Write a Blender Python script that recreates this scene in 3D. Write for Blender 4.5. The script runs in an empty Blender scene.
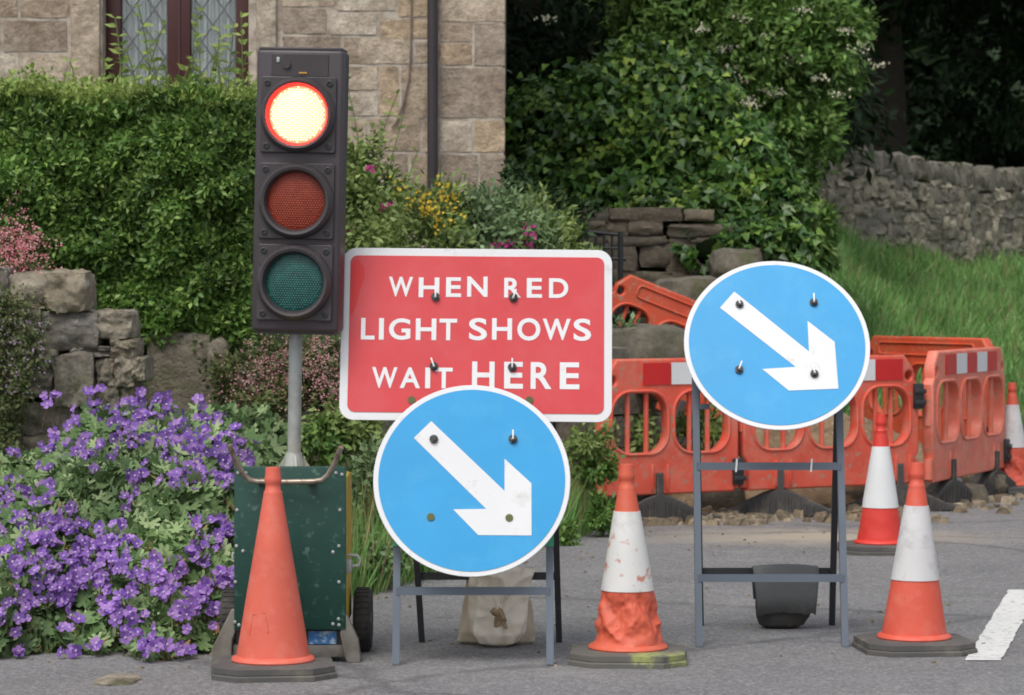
import bpy, bmesh, math, random
import numpy as np
from mathutils import Vector, Matrix, noise, Euler

random.seed(7)
RNG = np.random.default_rng(11)
R = math.radians
PI = math.pi
sc = bpy.context.scene
COL = sc.collection

# ------------------------------------------------------------------ camera, world, sun, exposure
FPX, HZ, HC, CX = 2844.0, 288.0, 1.4, 512.0
cam = bpy.data.cameras.new('camera')
cam_o = bpy.data.objects.new('camera', cam)
COL.objects.link(cam_o)
cam_o.location = (0, 0, HC)
cam_o.rotation_euler = (R(90), 0, 0)
cam.lens = 100
cam.sensor_width = 36
cam.shift_y = -59.5 / 1024
cam.clip_start = 0.1
cam.clip_end = 400
cam.dof.use_dof = True
cam.dof.focus_distance = 10.9
cam.dof.aperture_fstop = 8
sc.camera = cam_o

SUN_EL, SUN_AZ = R(58), R(205)          # compass angle, measured from +Y towards +X
world = bpy.data.worlds.new('World')
sc.world = world
world.use_nodes = True
wn = world.node_tree
bg = wn.nodes['Background']
sky = wn.nodes.new('ShaderNodeTexSky')
sky.sky_type = 'NISHITA'
sky.sun_disc = False
sky.sun_elevation = SUN_EL
sky.sun_rotation = SUN_AZ
sky.dust_density = 3.0
hs = wn.nodes.new('ShaderNodeHueSaturation')
hs.inputs['Saturation'].default_value = 0.35
wn.links.new(sky.outputs[0], hs.inputs['Color'])
wn.links.new(hs.outputs[0], bg.inputs['Color'])
bg.inputs['Strength'].default_value = 0.15

sun = bpy.data.lights.new('sun', 'SUN')
sun.energy = 1.5
sun.angle = R(25)
sun.color = (1.0, 0.96, 0.9)
sun_o = bpy.data.objects.new('sun', sun)
COL.objects.link(sun_o)
d = Vector((math.sin(SUN_AZ) * math.cos(SUN_EL), math.cos(SUN_AZ) * math.cos(SUN_EL), math.sin(SUN_EL)))
sun_o.rotation_euler = (-d).to_track_quat('-Z', 'Y').to_euler()

vs = sc.view_settings
vs.view_transform = 'Standard'
vs.look = 'None'
vs.gamma = 1
vs.use_curve_mapping = False
vs.exposure = 0.2
sc.cycles.max_bounces = 6
sc.cycles.transparent_max_bounces = 6
sc.cycles.use_denoising = True
sc.cycles.filter_width = 1.8

# ------------------------------------------------------------------ helpers
def P(px, py, dd):
    """a point of the place seen at (px, py) that stands dd metres away"""
    return Vector(((px - CX) / FPX * dd, dd, HC - (py - HZ) / FPX * dd))

def tag(o, label=None, cat=None, group=None, kind=None):
    if label: o['label'] = label
    if cat: o['category'] = cat
    if group: o['group'] = group
    if kind: o['kind'] = kind
    return o

def empty(name, loc, label, cat, group=None, rz=0.0):
    o = bpy.data.objects.new(name, None)
    COL.objects.link(o)
    o.location = loc
    o.rotation_euler = (0, 0, rz)
    o.empty_display_size = 0.1
    return tag(o, label, cat, group)

def link(name, me, mat=None, parent=None, smooth=35):
    o = bpy.data.objects.new(name, me)
    COL.objects.link(o)
    if mat is not None:
        for m in (mat if isinstance(mat, (list, tuple)) else [mat]):
            me.materials.append(m)
    if parent: o.parent = parent
    if smooth is not None:
        me.polygons.foreach_set('use_smooth', [True] * len(me.polygons))
        me.set_sharp_from_angle(angle=R(smooth))
    return o

class MB:
    """collects shapes for ONE mesh"""
    def __init__(s):
        s.v, s.f, s.m = [], [], []
    def add(s, vs_, fs, mi=0, M=None):
        n = len(s.v)
        for v in vs_:
            s.v.append(tuple(M @ Vector(v)) if M is not None else tuple(v))
        for f in fs:
            s.f.append(tuple(i + n for i in f)); s.m.append(mi)
        return s
    def box(s, c, size, mi=0, M=None, bev=0.0, seg=2):
        bm = bmesh.new()
        bmesh.ops.create_cube(bm, size=1)
        bmesh.ops.scale(bm, vec=size, verts=bm.verts)
        if bev > 0:
            bmesh.ops.bevel(bm, geom=bm.edges[:], offset=bev, segments=seg, profile=0.5, affect='EDGES')
        bmesh.ops.translate(bm, vec=c, verts=bm.verts)
        bm.verts.index_update()
        s.add([v.co.copy() for v in bm.verts], [[v.index for v in f.verts] for f in bm.faces], mi, M)
        bm.free(); return s
    def tube(s, pts, r, seg=10, mi=0, M=None, caps=True, r_list=None):
        pts = [Vector(p) for p in pts]
        vv, ff = [], []
        n = len(pts)
        ref = None
        for i, p in enumerate(pts):
            t = (pts[min(i + 1, n - 1)] - pts[max(i - 1, 0)]).normalized()
            if ref is None:
                ref = Vector((0, 0, 1)) if abs(t.z) < 0.9 else Vector((1, 0, 0))
            a = t.cross(ref).normalized(); b = a.cross(t).normalized(); ref = b
            rr = r_list[i] if r_list else r
            for k in range(seg):
                an = 2 * PI * k / seg
                vv.append(p + a * math.cos(an) * rr + b * math.sin(an) * rr)
        for i in range(n - 1):
            for k in range(seg):
                k2 = (k + 1) % seg
                ff.append((i * seg + k, i * seg + k2, (i + 1) * seg + k2, (i + 1) * seg + k))
        if caps:
            ff.append(tuple(range(seg))[::-1]); ff.append(tuple(range((n - 1) * seg, n * seg)))
        return s.add(vv, ff, mi, M)
    def bar(s, a, b, w, h, mi=0, M=None):
        """square bar from a to b: w across (x-ish), h the other way"""
        a, b = Vector(a), Vector(b)
        t = (b - a).normalized()
        u = Vector((0, 1, 0)).cross(t)
        if u.length < 0.1: u = Vector((1, 0, 0))
        u.normalize(); v = t.cross(u).normalized()
        vv = []
        for p in (a, b):
            for su, sv in ((-1, -1), (1, -1), (1, 1), (-1, 1)):
                vv.append(p + u * su * w / 2 + v * sv * h / 2)
        ff = [(0, 1, 2, 3)[::-1], (4, 5, 6, 7), (0, 1, 5, 4), (1, 2, 6, 5), (2, 3, 7, 6), (3, 0, 4, 7)]
        return s.add(vv, ff, mi, M)
    def lathe(s, prof, seg=40, mi=0, M=None, fn=None):
        vv, ff = [], []
        for j, (r, z) in enumerate(prof):
            for k in range(seg):
                a = 2 * PI * k / seg
                p = Vector((r * math.cos(a), r * math.sin(a), z))
                if fn: p = fn(p, a, z)
                vv.append(p)
        for j in range(len(prof) - 1):
            for k in range(seg):
                k2 = (k + 1) % seg
                ff.append((j * seg + k, j * seg + k2, (j + 1) * seg + k2, (j + 1) * seg + k))
        ff.append(tuple(range(seg))[::-1]); ff.append(tuple(range((len(prof) - 1) * seg, len(prof) * seg)))
        return s.add(vv, ff, mi, M)
    def build(s, name, mat, parent=None, smooth=35):
        me = bpy.data.meshes.new(name)
        me.from_pydata(s.v, [], s.f)
        if any(s.m): me.polygons.foreach_set('material_index', s.m)
        me.update()
        bm = bmesh.new(); bm.from_mesh(me); bmesh.ops.recalc_face_normals(bm, faces=bm.faces); bm.to_mesh(me); bm.free()
        return link(name, me, mat, parent, smooth)

RX90 = Matrix.Rotation(R(90), 4, 'X')

def plate_mesh(outlines, thick, bev=0.0, M=None):
    """flat shape with holes (x, z outline), front face towards -Y, centred on y=0"""
    cu = bpy.data.curves.new('t', 'CURVE')
    cu.dimensions = '2D'; cu.fill_mode = 'BOTH'
    cu.extrude = max(thick / 2 - bev, 0.0001); cu.bevel_depth = bev; cu.bevel_resolution = 2
    cu.offset = -bev
    for ol in outlines:
        sp = cu.splines.new('POLY'); sp.points.add(len(ol) - 1)
        for p, (x, y) in zip(sp.points, ol): p.co = (x, y, 0, 1)
        sp.use_cyclic_u = True
    o = bpy.data.objects.new('t', cu); COL.objects.link(o)
    dg = bpy.context.evaluated_depsgraph_get()
    me = bpy.data.meshes.new_from_object(o.evaluated_get(dg))
    bpy.data.objects.remove(o); bpy.data.curves.remove(cu)
    me.materials.clear()
    me.transform(RX90)
    if M is not None: me.transform(M)
    return me

def plate(name, outlines, thick, mat, parent=None, bev=0.0, M=None):
    me = plate_mesh(outlines, thick, bev, M); me.name = name
    return link(name, me, mat, parent, 30)

def rrect(x0, z0, x1, z1, r, n=6):
    out = []
    for cx, cz, a0 in ((x1 - r, z1 - r, 0), (x0 + r, z1 - r, 90), (x0 + r, z0 + r, 180), (x1 - r, z0 + r, 270)):
        for k in range(n + 1):
            a = R(a0 + 90 * k / n); out.append((cx + r * math.cos(a), cz + r * math.sin(a)))
    return out

def circ(cx, cz, r, n=48, rz=None):
    return [(cx + r * math.cos(2 * PI * k / n), cz + (rz or r) * math.sin(2 * PI * k / n)) for k in range(n)]

def arc_mesh_join(meshes):
    mb = MB()
    for me in meshes:
        mb.add([v.co.copy() for v in me.vertices], [list(p.vertices) for p in me.polygons])
        bpy.data.meshes.remove(me)
    return mb

# ---- scattered leaves --------------------------------------------------------------
LEAF = (np.array([(0, 0, 0), (-.5, .45, .16), (0, 1, -.05), (.5, .45, .16)], float), [(0, 2, 1), (0, 3, 2)])
IVY = (np.array([(0, 0, 0), (-.55, .05, .1), (-.38, .42, .1), (0, 1, -.1), (.38, .42, .1), (.55, .05, .1), (0, .35, -.04)], float),
       [(6, 2, 1, 0), (6, 3, 2), (6, 4, 3), (6, 0, 5, 4)])
BLADE = (np.array([(-.5, 0, 0), (.5, 0, 0), (.36, .55, .06), (-.36, .55, .06), (0, 1, .34)], float), [(0, 1, 2, 3), (3, 2, 4)])
def palmate():
    v = [(0, .1, -.05)]
    for k in range(7):                       # seven blunt lobes, notched between
        a = -132 + k * 44
        for da, r in ((-9, .5), (9, .5)):
            v.append((math.sin(R(a + da)) * r, .1 + math.cos(R(a + da)) * r, .07))
        if k < 6: v.append((math.sin(R(a + 22)) * .3, .1 + math.cos(R(a + 22)) * .3, -.03))
    n = len(v)
    f = [(0, i + 1, i) for i in range(1, n - 1)]
    return np.array(v, float), f
PALM = palmate()

def norm(a):
    return a / np.maximum(np.linalg.norm(a, axis=-1, keepdims=True), 1e-6)

def scatter_mesh(name, tmpl, pos, along, nrm, length, width):
    """one mesh of many small leaves; each leaf its own island"""
    tv, tf = tmpl
    n, k = len(pos), len(tv)
    a = norm(along); s_ = norm(np.cross(a, nrm)); c = np.cross(s_, a)
    L = np.broadcast_to(np.asarray(length, float), (n,)); W = np.broadcast_to(np.asarray(width, float), (n,))
    V = (pos[:, None, :] + s_[:, None, :] * (tv[None, :, 0:1] * W[:, None, None])
         + a[:, None, :] * (tv[None, :, 1:2] * L[:, None, None]) + c[:, None, :] * (tv[None, :, 2:3] * W[:, None, None]))
    V = V.reshape(-1, 3)
    li, ls, lt, st = [], [], [], 0
    tl = np.array([i for f in tf for i in f]); tn = np.array([len(f) for f in tf])
    loops = (tl[None, :] + (np.arange(n) * k)[:, None]).ravel()
    tot = np.tile(tn, n); start = np.concatenate([[0], np.cumsum(tot)[:-1]])
    me = bpy.data.meshes.new(name)
    me.vertices.add(len(V)); me.vertices.foreach_set('co', V.astype(np.float32).ravel())
    me.loops.add(len(loops)); me.loops.foreach_set('vertex_index', loops.astype(np.int32))
    me.polygons.add(len(tot)); me.polygons.foreach_set('loop_start', start.astype(np.int32))
    try: me.polygons.foreach_set('loop_total', tot.astype(np.int32))
    except Exception: pass
    me.update(calc_edges=True); me.validate()
    return me

def leaves(name, tmpl, pos, along, nrm, length, width, mat, parent=None):
    return link(name, scatter_mesh(name, tmpl, pos, along, nrm, length, width), mat, parent, None)

def rnd(n, s=1.0): return RNG.normal(0, s, (n, 3))

def blob_leaves(blobs, n, spread=.16, clumps=40, shell=.6):
    """leaf points in clumps through the outer part of several ellipsoids -> positions, outward direction"""
    vol = np.array([b[3] * b[4] * b[5] for b in blobs]) ** .67
    cnt = RNG.multinomial(n, vol / vol.sum())
    PP, OO = [], []
    for b, m in zip(blobs, cnt):
        c = np.array(b[:3]); r = np.array(b[3:6])
        nc = max(6, int(clumps * (vol.max() and (b[3] * b[4] * b[5]) ** .67 / vol.max())))
        u = norm(RNG.normal(0, 1, (nc, 3))); rad = RNG.uniform(shell, 1.05, (nc, 1))
        cc = u * rad
        idx = RNG.integers(0, nc, m)
        p = cc[idx] + RNG.normal(0, spread, (m, 3))
        PP.append(c + p * r); OO.append(norm(p / r))
    return np.concatenate(PP), np.concatenate(OO)

# ---- stones ------------------------------------------------------------------------
def cube_template(n=4):
    idx, vv, ff = {}, [], []
    def vid(p):
        k = tuple(round(c, 4) for c in p)
        if k not in idx: idx[k] = len(vv); vv.append(k)
        return idx[k]
    for ax in range(3):
        for sg in (-1, 1):
            for i in range(n):
                for j in range(n):
                    q = []
                    for di, dj in ((0, 0), (1, 0), (1, 1), (0, 1)):
                        p = [0, 0, 0]; p[ax] = sg; p[(ax + 1) % 3] = -1 + 2 * (i + di) / n; p[(ax + 2) % 3] = -1 + 2 * (j + dj) / n
                        q.append(vid(p))
                    ff.append(q if sg > 0 else q[::-1])
    return [Vector(v) for v in vv], ff
CT4 = cube_template(4); CT8 = cube_template(8); CT14 = cube_template(14)

def stone(mb, c, size, rnd_=.35, amp=.08, seed=0, M=None, tmpl=None, mi=0, fr=1.3):
    tv, tf = tmpl or CT4
    c = Vector(c); so = Vector((seed * 3.17, seed * 1.31, seed * 7.7))
    out = []
    for v in tv:
        p = v.lerp(v.normalized() * 1.25, rnd_)
        nz = noise.noise_vector(p * fr + so) * amp + noise.noise_vector(p * fr * 2.6 + so) * amp * .5 + (noise.noise_vector(p * fr * 7 + so) * amp * .28 if len(tv) > 600 else Vector((0, 0, 0)))
        p = p + nz
        out.append(Vector((c.x + p.x * size[0] / 2, c.y + p.y * size[1] / 2, c.z + p.z * size[2] / 2)))
    mb.add(out, tf, mi, M)

# ------------------------------------------------------------------ materials
def lin(r, g, b):
    f = lambda c: c / 12.92 if c <= .04045 else ((c + .055) / 1.055) ** 2.4
    return (f(r / 255), f(g / 255), f(b / 255), 1)

def mat_base(name):
    m = bpy.data.materials.new(name); m.use_nodes = True
    nt = m.node_tree; b = nt.nodes['Principled BSDF']
    return m, nt, b

def ramp(nt, cols, interp='LINEAR'):
    r = nt.nodes.new('ShaderNodeValToRGB'); e = r.color_ramp.elements
    r.color_ramp.interpolation = interp
    n = len(cols)
    e[0].position = 0; e[0].color = cols[0]
    e[1].position = 1; e[1].color = cols[-1]
    for i in range(1, n - 1):
        x = e.new(i / (n - 1)); x.color = cols[i]
    return r

def nnode(nt, scale, detail=4, rough=.55, coord='Object'):
    tc = nt.nodes.new('ShaderNodeTexCoord'); n = nt.nodes.new('ShaderNodeTexNoise')
    n.inputs['Scale'].default_value = scale; n.inputs['Detail'].default_value = detail; n.inputs['Roughness'].default_value = rough
    nt.links.new(tc.outputs[coord], n.inputs['Vector'])
    return n

def mixc(nt, fac, a, b, mode='MIX'):
    m = nt.nodes.new('ShaderNodeMix'); m.data_type = 'RGBA'; m.blend_type = mode
    L = nt.links
    if isinstance(fac, (int, float)): m.inputs[0].default_value = fac
    else: L.new(fac, m.inputs[0])
    for k, x in ((6, a), (7, b)):
        if isinstance(x, tuple): m.inputs[k].default_value = x
        else: L.new(x, m.inputs[k])
    return m.outputs[2]

def contrast(nt, sock, lo, hi):
    mr = nt.nodes.new('ShaderNodeMapRange'); mr.inputs[1].default_value = lo; mr.inputs[2].default_value = hi
    nt.links.new(sock, mr.inputs[0]); return mr.outputs[0]

def bump(nt, b, sock, strength=.3, dist=.01):
    bp = nt.nodes.new('ShaderNodeBump'); bp.inputs['Strength'].default_value = strength; bp.inputs['Distance'].default_value = dist
    nt.links.new(sock, bp.inputs['Height']); nt.links.new(bp.outputs[0], b.inputs['Normal'])

def paint(name, col, rough=.5, dirt=None, dirt_scale=9, dirt_lo=.5, dirt_hi=.75, bmp=0.05, metal=0, var=.12, fine=None):
    """worn surface: base colour with soft variation plus irregular dirt or wear patches"""
    m, nt, b = mat_base(name); L = nt.links
    n1 = nnode(nt, 3.5, 5)
    dark = tuple(c * (1 - var) for c in col[:3]) + (1,); lite = tuple(min(1, c * (1 + var)) for c in col[:3]) + (1,)
    r = ramp(nt, [dark, lite]); L.new(contrast(nt, n1.outputs[0], .3, .7), r.inputs[0])
    c = r.outputs[0]
    if dirt:
        n2 = nnode(nt, dirt_scale, 8, .65)
        c = mixc(nt, contrast(nt, n2.outputs[0], dirt_lo, dirt_hi), c, dirt)
    if fine:
        n4 = nnode(nt, fine[1], 3, .6)
        c = mixc(nt, contrast(nt, n4.outputs[0], .58, .68), c, fine[0])
    L.new(c, b.inputs['Base Color'])
    n3 = nnode(nt, 40, 4)
    rr = nt.nodes.new('ShaderNodeMapRange'); rr.inputs[3].default_value = max(.05, rough - .12); rr.inputs[4].default_value = min(1, rough + .12)
    L.new(n3.outputs[0], rr.inputs[0]); L.new(rr.outputs[0], b.inputs['Roughness'])
    b.inputs['Metallic'].default_value = metal
    if bmp: bump(nt, b, n3.outputs[0], bmp, .004)
    return m

def leaf_mat(name, cols, rough=.55, trans=.3, spec=.35, gain=1.0):
    m, nt, b = mat_base(name); L = nt.links
    g = nt.nodes.new('ShaderNodeNewGeometry')
    if gain != 1: cols = [(min(.8, c[0] * gain * 1.12), min(.8, c[1] * gain), min(.8, c[2] * gain * .95), 1) for c in cols]
    r = ramp(nt, cols); L.new(g.outputs['Random Per Island'], r.inputs[0])
    n = nnode(nt, 2.2, 5)
    mv = nt.nodes.new('ShaderNodeMapRange'); mv.inputs[1].default_value = .3; mv.inputs[2].default_value = .7; mv.inputs[3].default_value = .6; mv.inputs[4].default_value = 1.35
    L.new(n.outputs[0], mv.inputs[0])
    hv = nt.nodes.new('ShaderNodeHueSaturation'); L.new(r.outputs[0], hv.inputs['Color']); L.new(mv.outputs[0], hv.inputs['Value'])
    L.new(hv.outputs[0], b.inputs['Base Color'])
    b.inputs['Roughness'].default_value = rough; b.inputs['Specular IOR Level'].default_value = spec
    t = nt.nodes.new('ShaderNodeBsdfTranslucent'); L.new(hv.outputs[0], t.inputs['Color'])
    mx = nt.nodes.new('ShaderNodeMixShader'); mx.inputs[0].default_value = trans
    L.new(b.outputs[0], mx.inputs[1]); L.new(t.outputs[0], mx.inputs[2])
    L.new(mx.outputs[0], nt.nodes['Material Output'].inputs['Surface'])
    return m

def matt(m):
    m.node_tree.nodes['Principled BSDF'].inputs['Specular IOR Level'].default_value = 0; return m

def stone_mat(name, cols, blot, moss=None, scale=7, bs=.5, lichen=None, interp='LINEAR'):
    m, nt, b = mat_base(name); L = nt.links
    g = nt.nodes.new('ShaderNodeNewGeometry')
    r = ramp(nt, cols, interp); L.new(g.outputs['Random Per Island'], r.inputs[0])
    n = nnode(nt, scale, 8, .65)
    c = mixc(nt, contrast(nt, n.outputs[0], .42, .72), r.outputs[0], blot)
    n2 = nnode(nt, scale * 5, 6, .7)
    c = mixc(nt, contrast(nt, n2.outputs[0], .35, .75), c, mixc(nt, .55, c, (0.02, .018, .015, 1)))
    if moss:
        n3 = nnode(nt, scale * .6, 6, .7)
        c = mixc(nt, contrast(nt, n3.outputs[0], .55, .66), c, moss)
    if lichen:
        n5 = nnode(nt, scale * 2.6, 5, .6)
        c = mixc(nt, contrast(nt, n5.outputs[0], .62, .68), c, lichen)
    L.new(c, b.inputs['Base Color']); b.inputs['Roughness'].default_value = .9
    n4 = nnode(nt, scale * 4, 8, .7)
    bump(nt, b, n4.outputs[0], bs, .03)
    return m

WHITE = paint('white reflective', (.70, .71, .72, 1), .45, (.52, .5, .47, 1), 14, .58, .8, .03, var=.04)
M_ASPH = None

# ------------------------------------------------------------------ ground
def make_asphalt():
    m, nt, b = mat_base('asphalt'); L = nt.links
    big = nnode(nt, .9, 5, .6, 'Object'); r = ramp(nt, [(.125, .124, .128, 1), (.215, .212, .214, 1)])
    L.new(contrast(nt, big.outputs[0], .3, .7), r.inputs[0])
    vo = nt.nodes.new('ShaderNodeTexVoronoi'); vo.inputs['Scale'].default_value = 95
    tc = nt.nodes.new('ShaderNodeTexCoord'); L.new(tc.outputs['Object'], vo.inputs['Vector'])
    sep = nt.nodes.new('ShaderNodeSeparateColor'); L.new(vo.outputs['Color'], sep.inputs[0])
    chips = ramp(nt, [(.07, .07, .075, 1), (.16, .16, .165, 1), (.21, .205, .205, 1), (.42, .41, .4, 1)])
    L.new(sep.outputs[0], chips.inputs[0])
    c = mixc(nt, .45, r.outputs[0], chips.outputs[0])
    # dust and sand tracked out of the excavation: a patch of its own on the road
    ma = nt.nodes.new('ShaderNodeMapping'); L.new(tc.outputs['Object'], ma.inputs[0])
    ma.inputs['Location'].default_value = (-1.75 / 1.5, -16.0 / .85, 0); ma.inputs['Scale'].default_value = (1 / 1.5, 1 / .85, 1)
    gr = nt.nodes.new('ShaderNodeTexGradient'); gr.gradient_type = 'SPHERICAL'; L.new(ma.outputs[0], gr.inputs[0])
    dn = nnode(nt, 3.2, 8, .7)
    ad = nt.nodes.new('ShaderNodeMath'); ad.operation = 'MULTIPLY_ADD'; ad.inputs[1].default_value = 1.0
    L.new(gr.outputs['Fac'] if 'Fac' in gr.outputs else gr.outputs[1], ad.inputs[0]); L.new(dn.outputs[0], ad.inputs[2])
    c = mixc(nt, contrast(nt, ad.outputs[0], .68, 1.3), c, (.36, .315, .25, 1))
    st = nnode(nt, 6, 6, .75)
    c = mixc(nt, contrast(nt, st.outputs[0], .58, .85), c, (.1, .1, .105, 1))
    # cracks and tar seams, and worn pale wheel tracks
    vc = nt.nodes.new('ShaderNodeTexVoronoi'); vc.feature = 'DISTANCE_TO_EDGE'; vc.inputs['Scale'].default_value = .3
    wn_ = nnode(nt, 3, 5, .7); wa = nt.nodes.new('ShaderNodeVectorMath'); wa.operation = 'MULTIPLY_ADD'; wa.inputs[1].default_value = (.35, .35, 0)
    L.new(wn_.outputs['Color'], wa.inputs[0]); L.new(tc.outputs['Object'], wa.inputs[2]); L.new(wa.outputs[0], vc.inputs['Vector'])
    c = mixc(nt, contrast(nt, vc.outputs['Distance'], .012, .002), c, mixc(nt, .45, c, (.05, .05, .052, 1)))
    oil = nnode(nt, 1.3, 7, .7)
    c = mixc(nt, contrast(nt, oil.outputs[0], .6, .72), c, mixc(nt, .45, c, (.06, .06, .062, 1)))
    pale = nnode(nt, 2.1, 8, .75)
    c = mixc(nt, contrast(nt, pale.outputs[0], .56, .8), c, (.3, .29, .275, 1))
    L.new(c, b.inputs['Base Color']); b.inputs['Roughness'].default_value = .88
    ht = nnode(nt, 150, 3)
    bump(nt, b, vo.outputs['Distance'], .6, .008)
    return m
M_ASPH = make_asphalt()
g = MB(); g.add([(-160, -60, 0), (160, -60, 0), (160, 260, 0), (-160, 260, 0)], [(0, 1, 2, 3)])
tag(g.build('road', M_ASPH, None, None), kind='structure')

EX = np.array([-6, -2.6, -1.9, -.95, -.62, .42, .62, 2.7, 3.45, 4.4, 6, 9, 30]); EY = np.array([9.6, 10.5, 10.75, 12.2, 12.95, 16.0, 17.2, 20.4, 20.9, 25, 27.5, 31, 40.])
def terr(x, y):
    t = y - float(np.interp(x, EX, EY))
    if t < 0: z = -.12 + max(t, -1) * .1
    else:
        z = -.12 + .17 * min(t / .35, 1)
        z += .17 * max(t - .6, 0)
    if x < 1.0:        # terrace of the garden behind the retaining wall
        k = min(max((1.0 - x) / .9, 0), 1)
        w0 = 14.15 + max(0, x + 1.3) * 2.2
        up = min(max((y - w0) / .45, 0), 1)
        z = (1 - k) * z + k * ((1 - up) * min(z, .32) + up * (1.12 + .03 * (y - w0)))
    n = noise.noise(Vector((x * .7, y * .7, 3))) * .09 + noise.noise(Vector((x * 2.3, y * 2.3, 9))) * .03
    return min(z, 2.35 + .02 * t) + (n if t > .3 else n * .2)
def make_soil():
    m, nt, b = mat_base('grassy soil'); L = nt.links
    n = nnode(nt, 1.8, 8, .65); r = ramp(nt, [(.06, .06, .03, 1), (.06, .11, .03, 1), (.1, .17, .05, 1)])
    L.new(contrast(nt, n.outputs[0], .3, .7), r.inputs[0]); L.new(r.outputs[0], b.inputs['Base Color'])
    b.inputs['Roughness'].default_value = .95
    n2 = nnode(nt, 30, 6); bump(nt, b, n2.outputs[0], .8, .04)
    return m
M_SOIL = make_soil()
xs = np.concatenate([np.linspace(-14, -4, 12), np.linspace(-3.8, 8, 80), np.linspace(8.5, 34, 22)])
ys = np.concatenate([np.linspace(9.2, 26, 90), np.linspace(26.4, 48, 40), np.linspace(50, 110, 16)])
tv = [(x, y, terr(x, y)) for y in ys for x in xs]; nx = len(xs)
tf = [(j * nx + i, j * nx + i + 1, (j + 1) * nx + i + 1, (j + 1) * nx + i) for j in range(len(ys) - 1) for i in range(nx - 1)]
tm = bpy.data.meshes.new('grass_bank'); tm.from_pydata(tv, [], tf); tm.update()
tag(link('grass_bank', tm, M_SOIL), kind='structure')

# painted line on the road
M_LINE = paint('road paint', (.66, .66, .64, 1), .7, (.24, .24, .24, 1), 24, .54, .68, .1, var=.06)
lv, lf = [], []
for j in range(60):
    t = j / 59
    for sd in (0, 1):
        e_ = .008 * noise.noise(Vector((t * 22, sd * 9, 1))) + .005 * noise.noise(Vector((t * 70, sd * 9, 5)))
        lv.append(((1.70 + .60 * t if sd == 0 else 1.835 + .61 * t) + e_, 10.67 + 2.5 * t, .004))
lf = [(2 * j, 2 * j + 1, 2 * j + 3, 2 * j + 2) for j in range(59)]
lm = MB(); lm.add(lv, lf)
tag(lm.build('road_marking', M_LINE, None, None), kind='structure')

# ------------------------------------------------------------------ house
HD = 19.0
def hx(px): return (px - CX) / FPX * HD
def hz(py): return HC - (py - HZ) / FPX * HD
M_HOUSE = stone_mat('house sandstone', [lin(214, 196, 174), lin(194, 174, 152), lin(220, 206, 188), lin(180, 164, 148), lin(210, 186, 156), lin(202, 188, 172)], lin(144, 124, 106), None, 4, 1.0, None, 'CONSTANT')
M_MORTAR = paint('pale mortar', lin(184, 174, 162), .95, lin(140, 126, 112), 11, .4, .65, .4)
M_FRAME = paint('brown window paint', lin(74, 42, 40), .4, lin(50, 30, 30), 8, .55, .8, .03)
M_PIPE = paint('black pipe paint', lin(52, 46, 50), .35, lin(80, 74, 74), 20, .6, .8, .05)
house = empty('stone_house', (0, 0, 0), 'sandstone house with leaded brown framed window and black drainpipe behind the hedge', 'house')
wx0, wx1, wz0, wz1 = hx(103), hx(249), hz(98), hz(-130)
hb = MB()
X0, X1, ZB, ZT = -9.0, hx(505) - .012, .9, 6.2
hb.box(((X0 + wx0) / 2, HD + .275, (ZB + ZT) / 2), (wx0 - X0, .6, ZT - ZB))
hb.box(((X1 + wx1) / 2, HD + .275, (ZB + ZT) / 2), (X1 - wx1, .6, ZT - ZB))
hb.box(((wx0 + wx1) / 2, HD + .275, (ZB + wz0) / 2), (wx1 - wx0, .6, wz0 - ZB))
hb.box(((wx0 + wx1) / 2, HD + .275, (wz1 + ZT) / 2), (wx1 - wx0, .6, ZT - wz1))
hb.box((X1 - .3, HD + .62 + 3.5, (ZB + ZT) / 2), (.6, 7, ZT - ZB))
hb.box((X0 + .3, HD + .62 + 3.5, (ZB + ZT) / 2), (.6, 7, ZT - ZB))
hb.box(((X0 + X1) / 2, HD + 7.9, (ZB + ZT) / 2), (X1 - X0, .6, ZT - ZB))
hw = hb.build('wall', M_MORTAR, house, None)
blocks = [  # px x0, y0, x1, y1: as the courses lie on the front
 (440, -16, 505, 22), (474, 24, 505, 66), (440, 24, 472, 42), (440, 44, 472, 65), (440, 68, 505, 118), (440, 121, 472, 152), (474, 121, 505, 152),
 (440, 155, 478, 196), (480, 155, 505, 196), (440, 199, 472, 240), (474, 199, 505, 240), (440, 243, 505, 280),
 (430, 24, 438, 65), (431, 68, 438, 118), (430, -16, 438, 22), (431, 121, 438, 152), (431, 155, 438, 196),
 (337, -20, 396, 11), (398, -20, 428, 17), (330, 13, 377, 35), (380, 20, 428, 39), (344, 38, 412, 64), (415, 42, 428, 63), (330, 67, 378, 90),
 (380, 67, 399, 116), (401, 67, 429, 118), (330, 93, 378, 116), (330, 119, 367, 151), (370, 119, 420, 151), (422, 121, 429, 152),
 (330, 154, 371, 176), (374, 154, 408, 176), (411, 155, 429, 196), (330, 179, 408, 200), (283, -20, 335, 7), (283, 9, 327, 34), (283, 37, 341, 62),
 (283, 64, 327, 92), (283, 95, 327, 118), (283, 121, 327, 151), (283, 154, 327, 178), (283, 181, 327, 205),
 (330, 203, 380, 235), (383, 203, 429, 235), (283, 208, 327, 240), (330, 238, 429, 275),
 (-60, -20, 18, 17), (21, -20, 69, 18), (-40, 21, 1, 52), (4, 21, 68, 52), (-50, 55, 20, 78), (23, 55, 68, 78), (-40, 81, 30, 110), (33, 81, 101, 110),
 (-44, 113, 45, 150), (48, 113, 130, 150), (133, 101, 250, 150)]
sb = MB()
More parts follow.
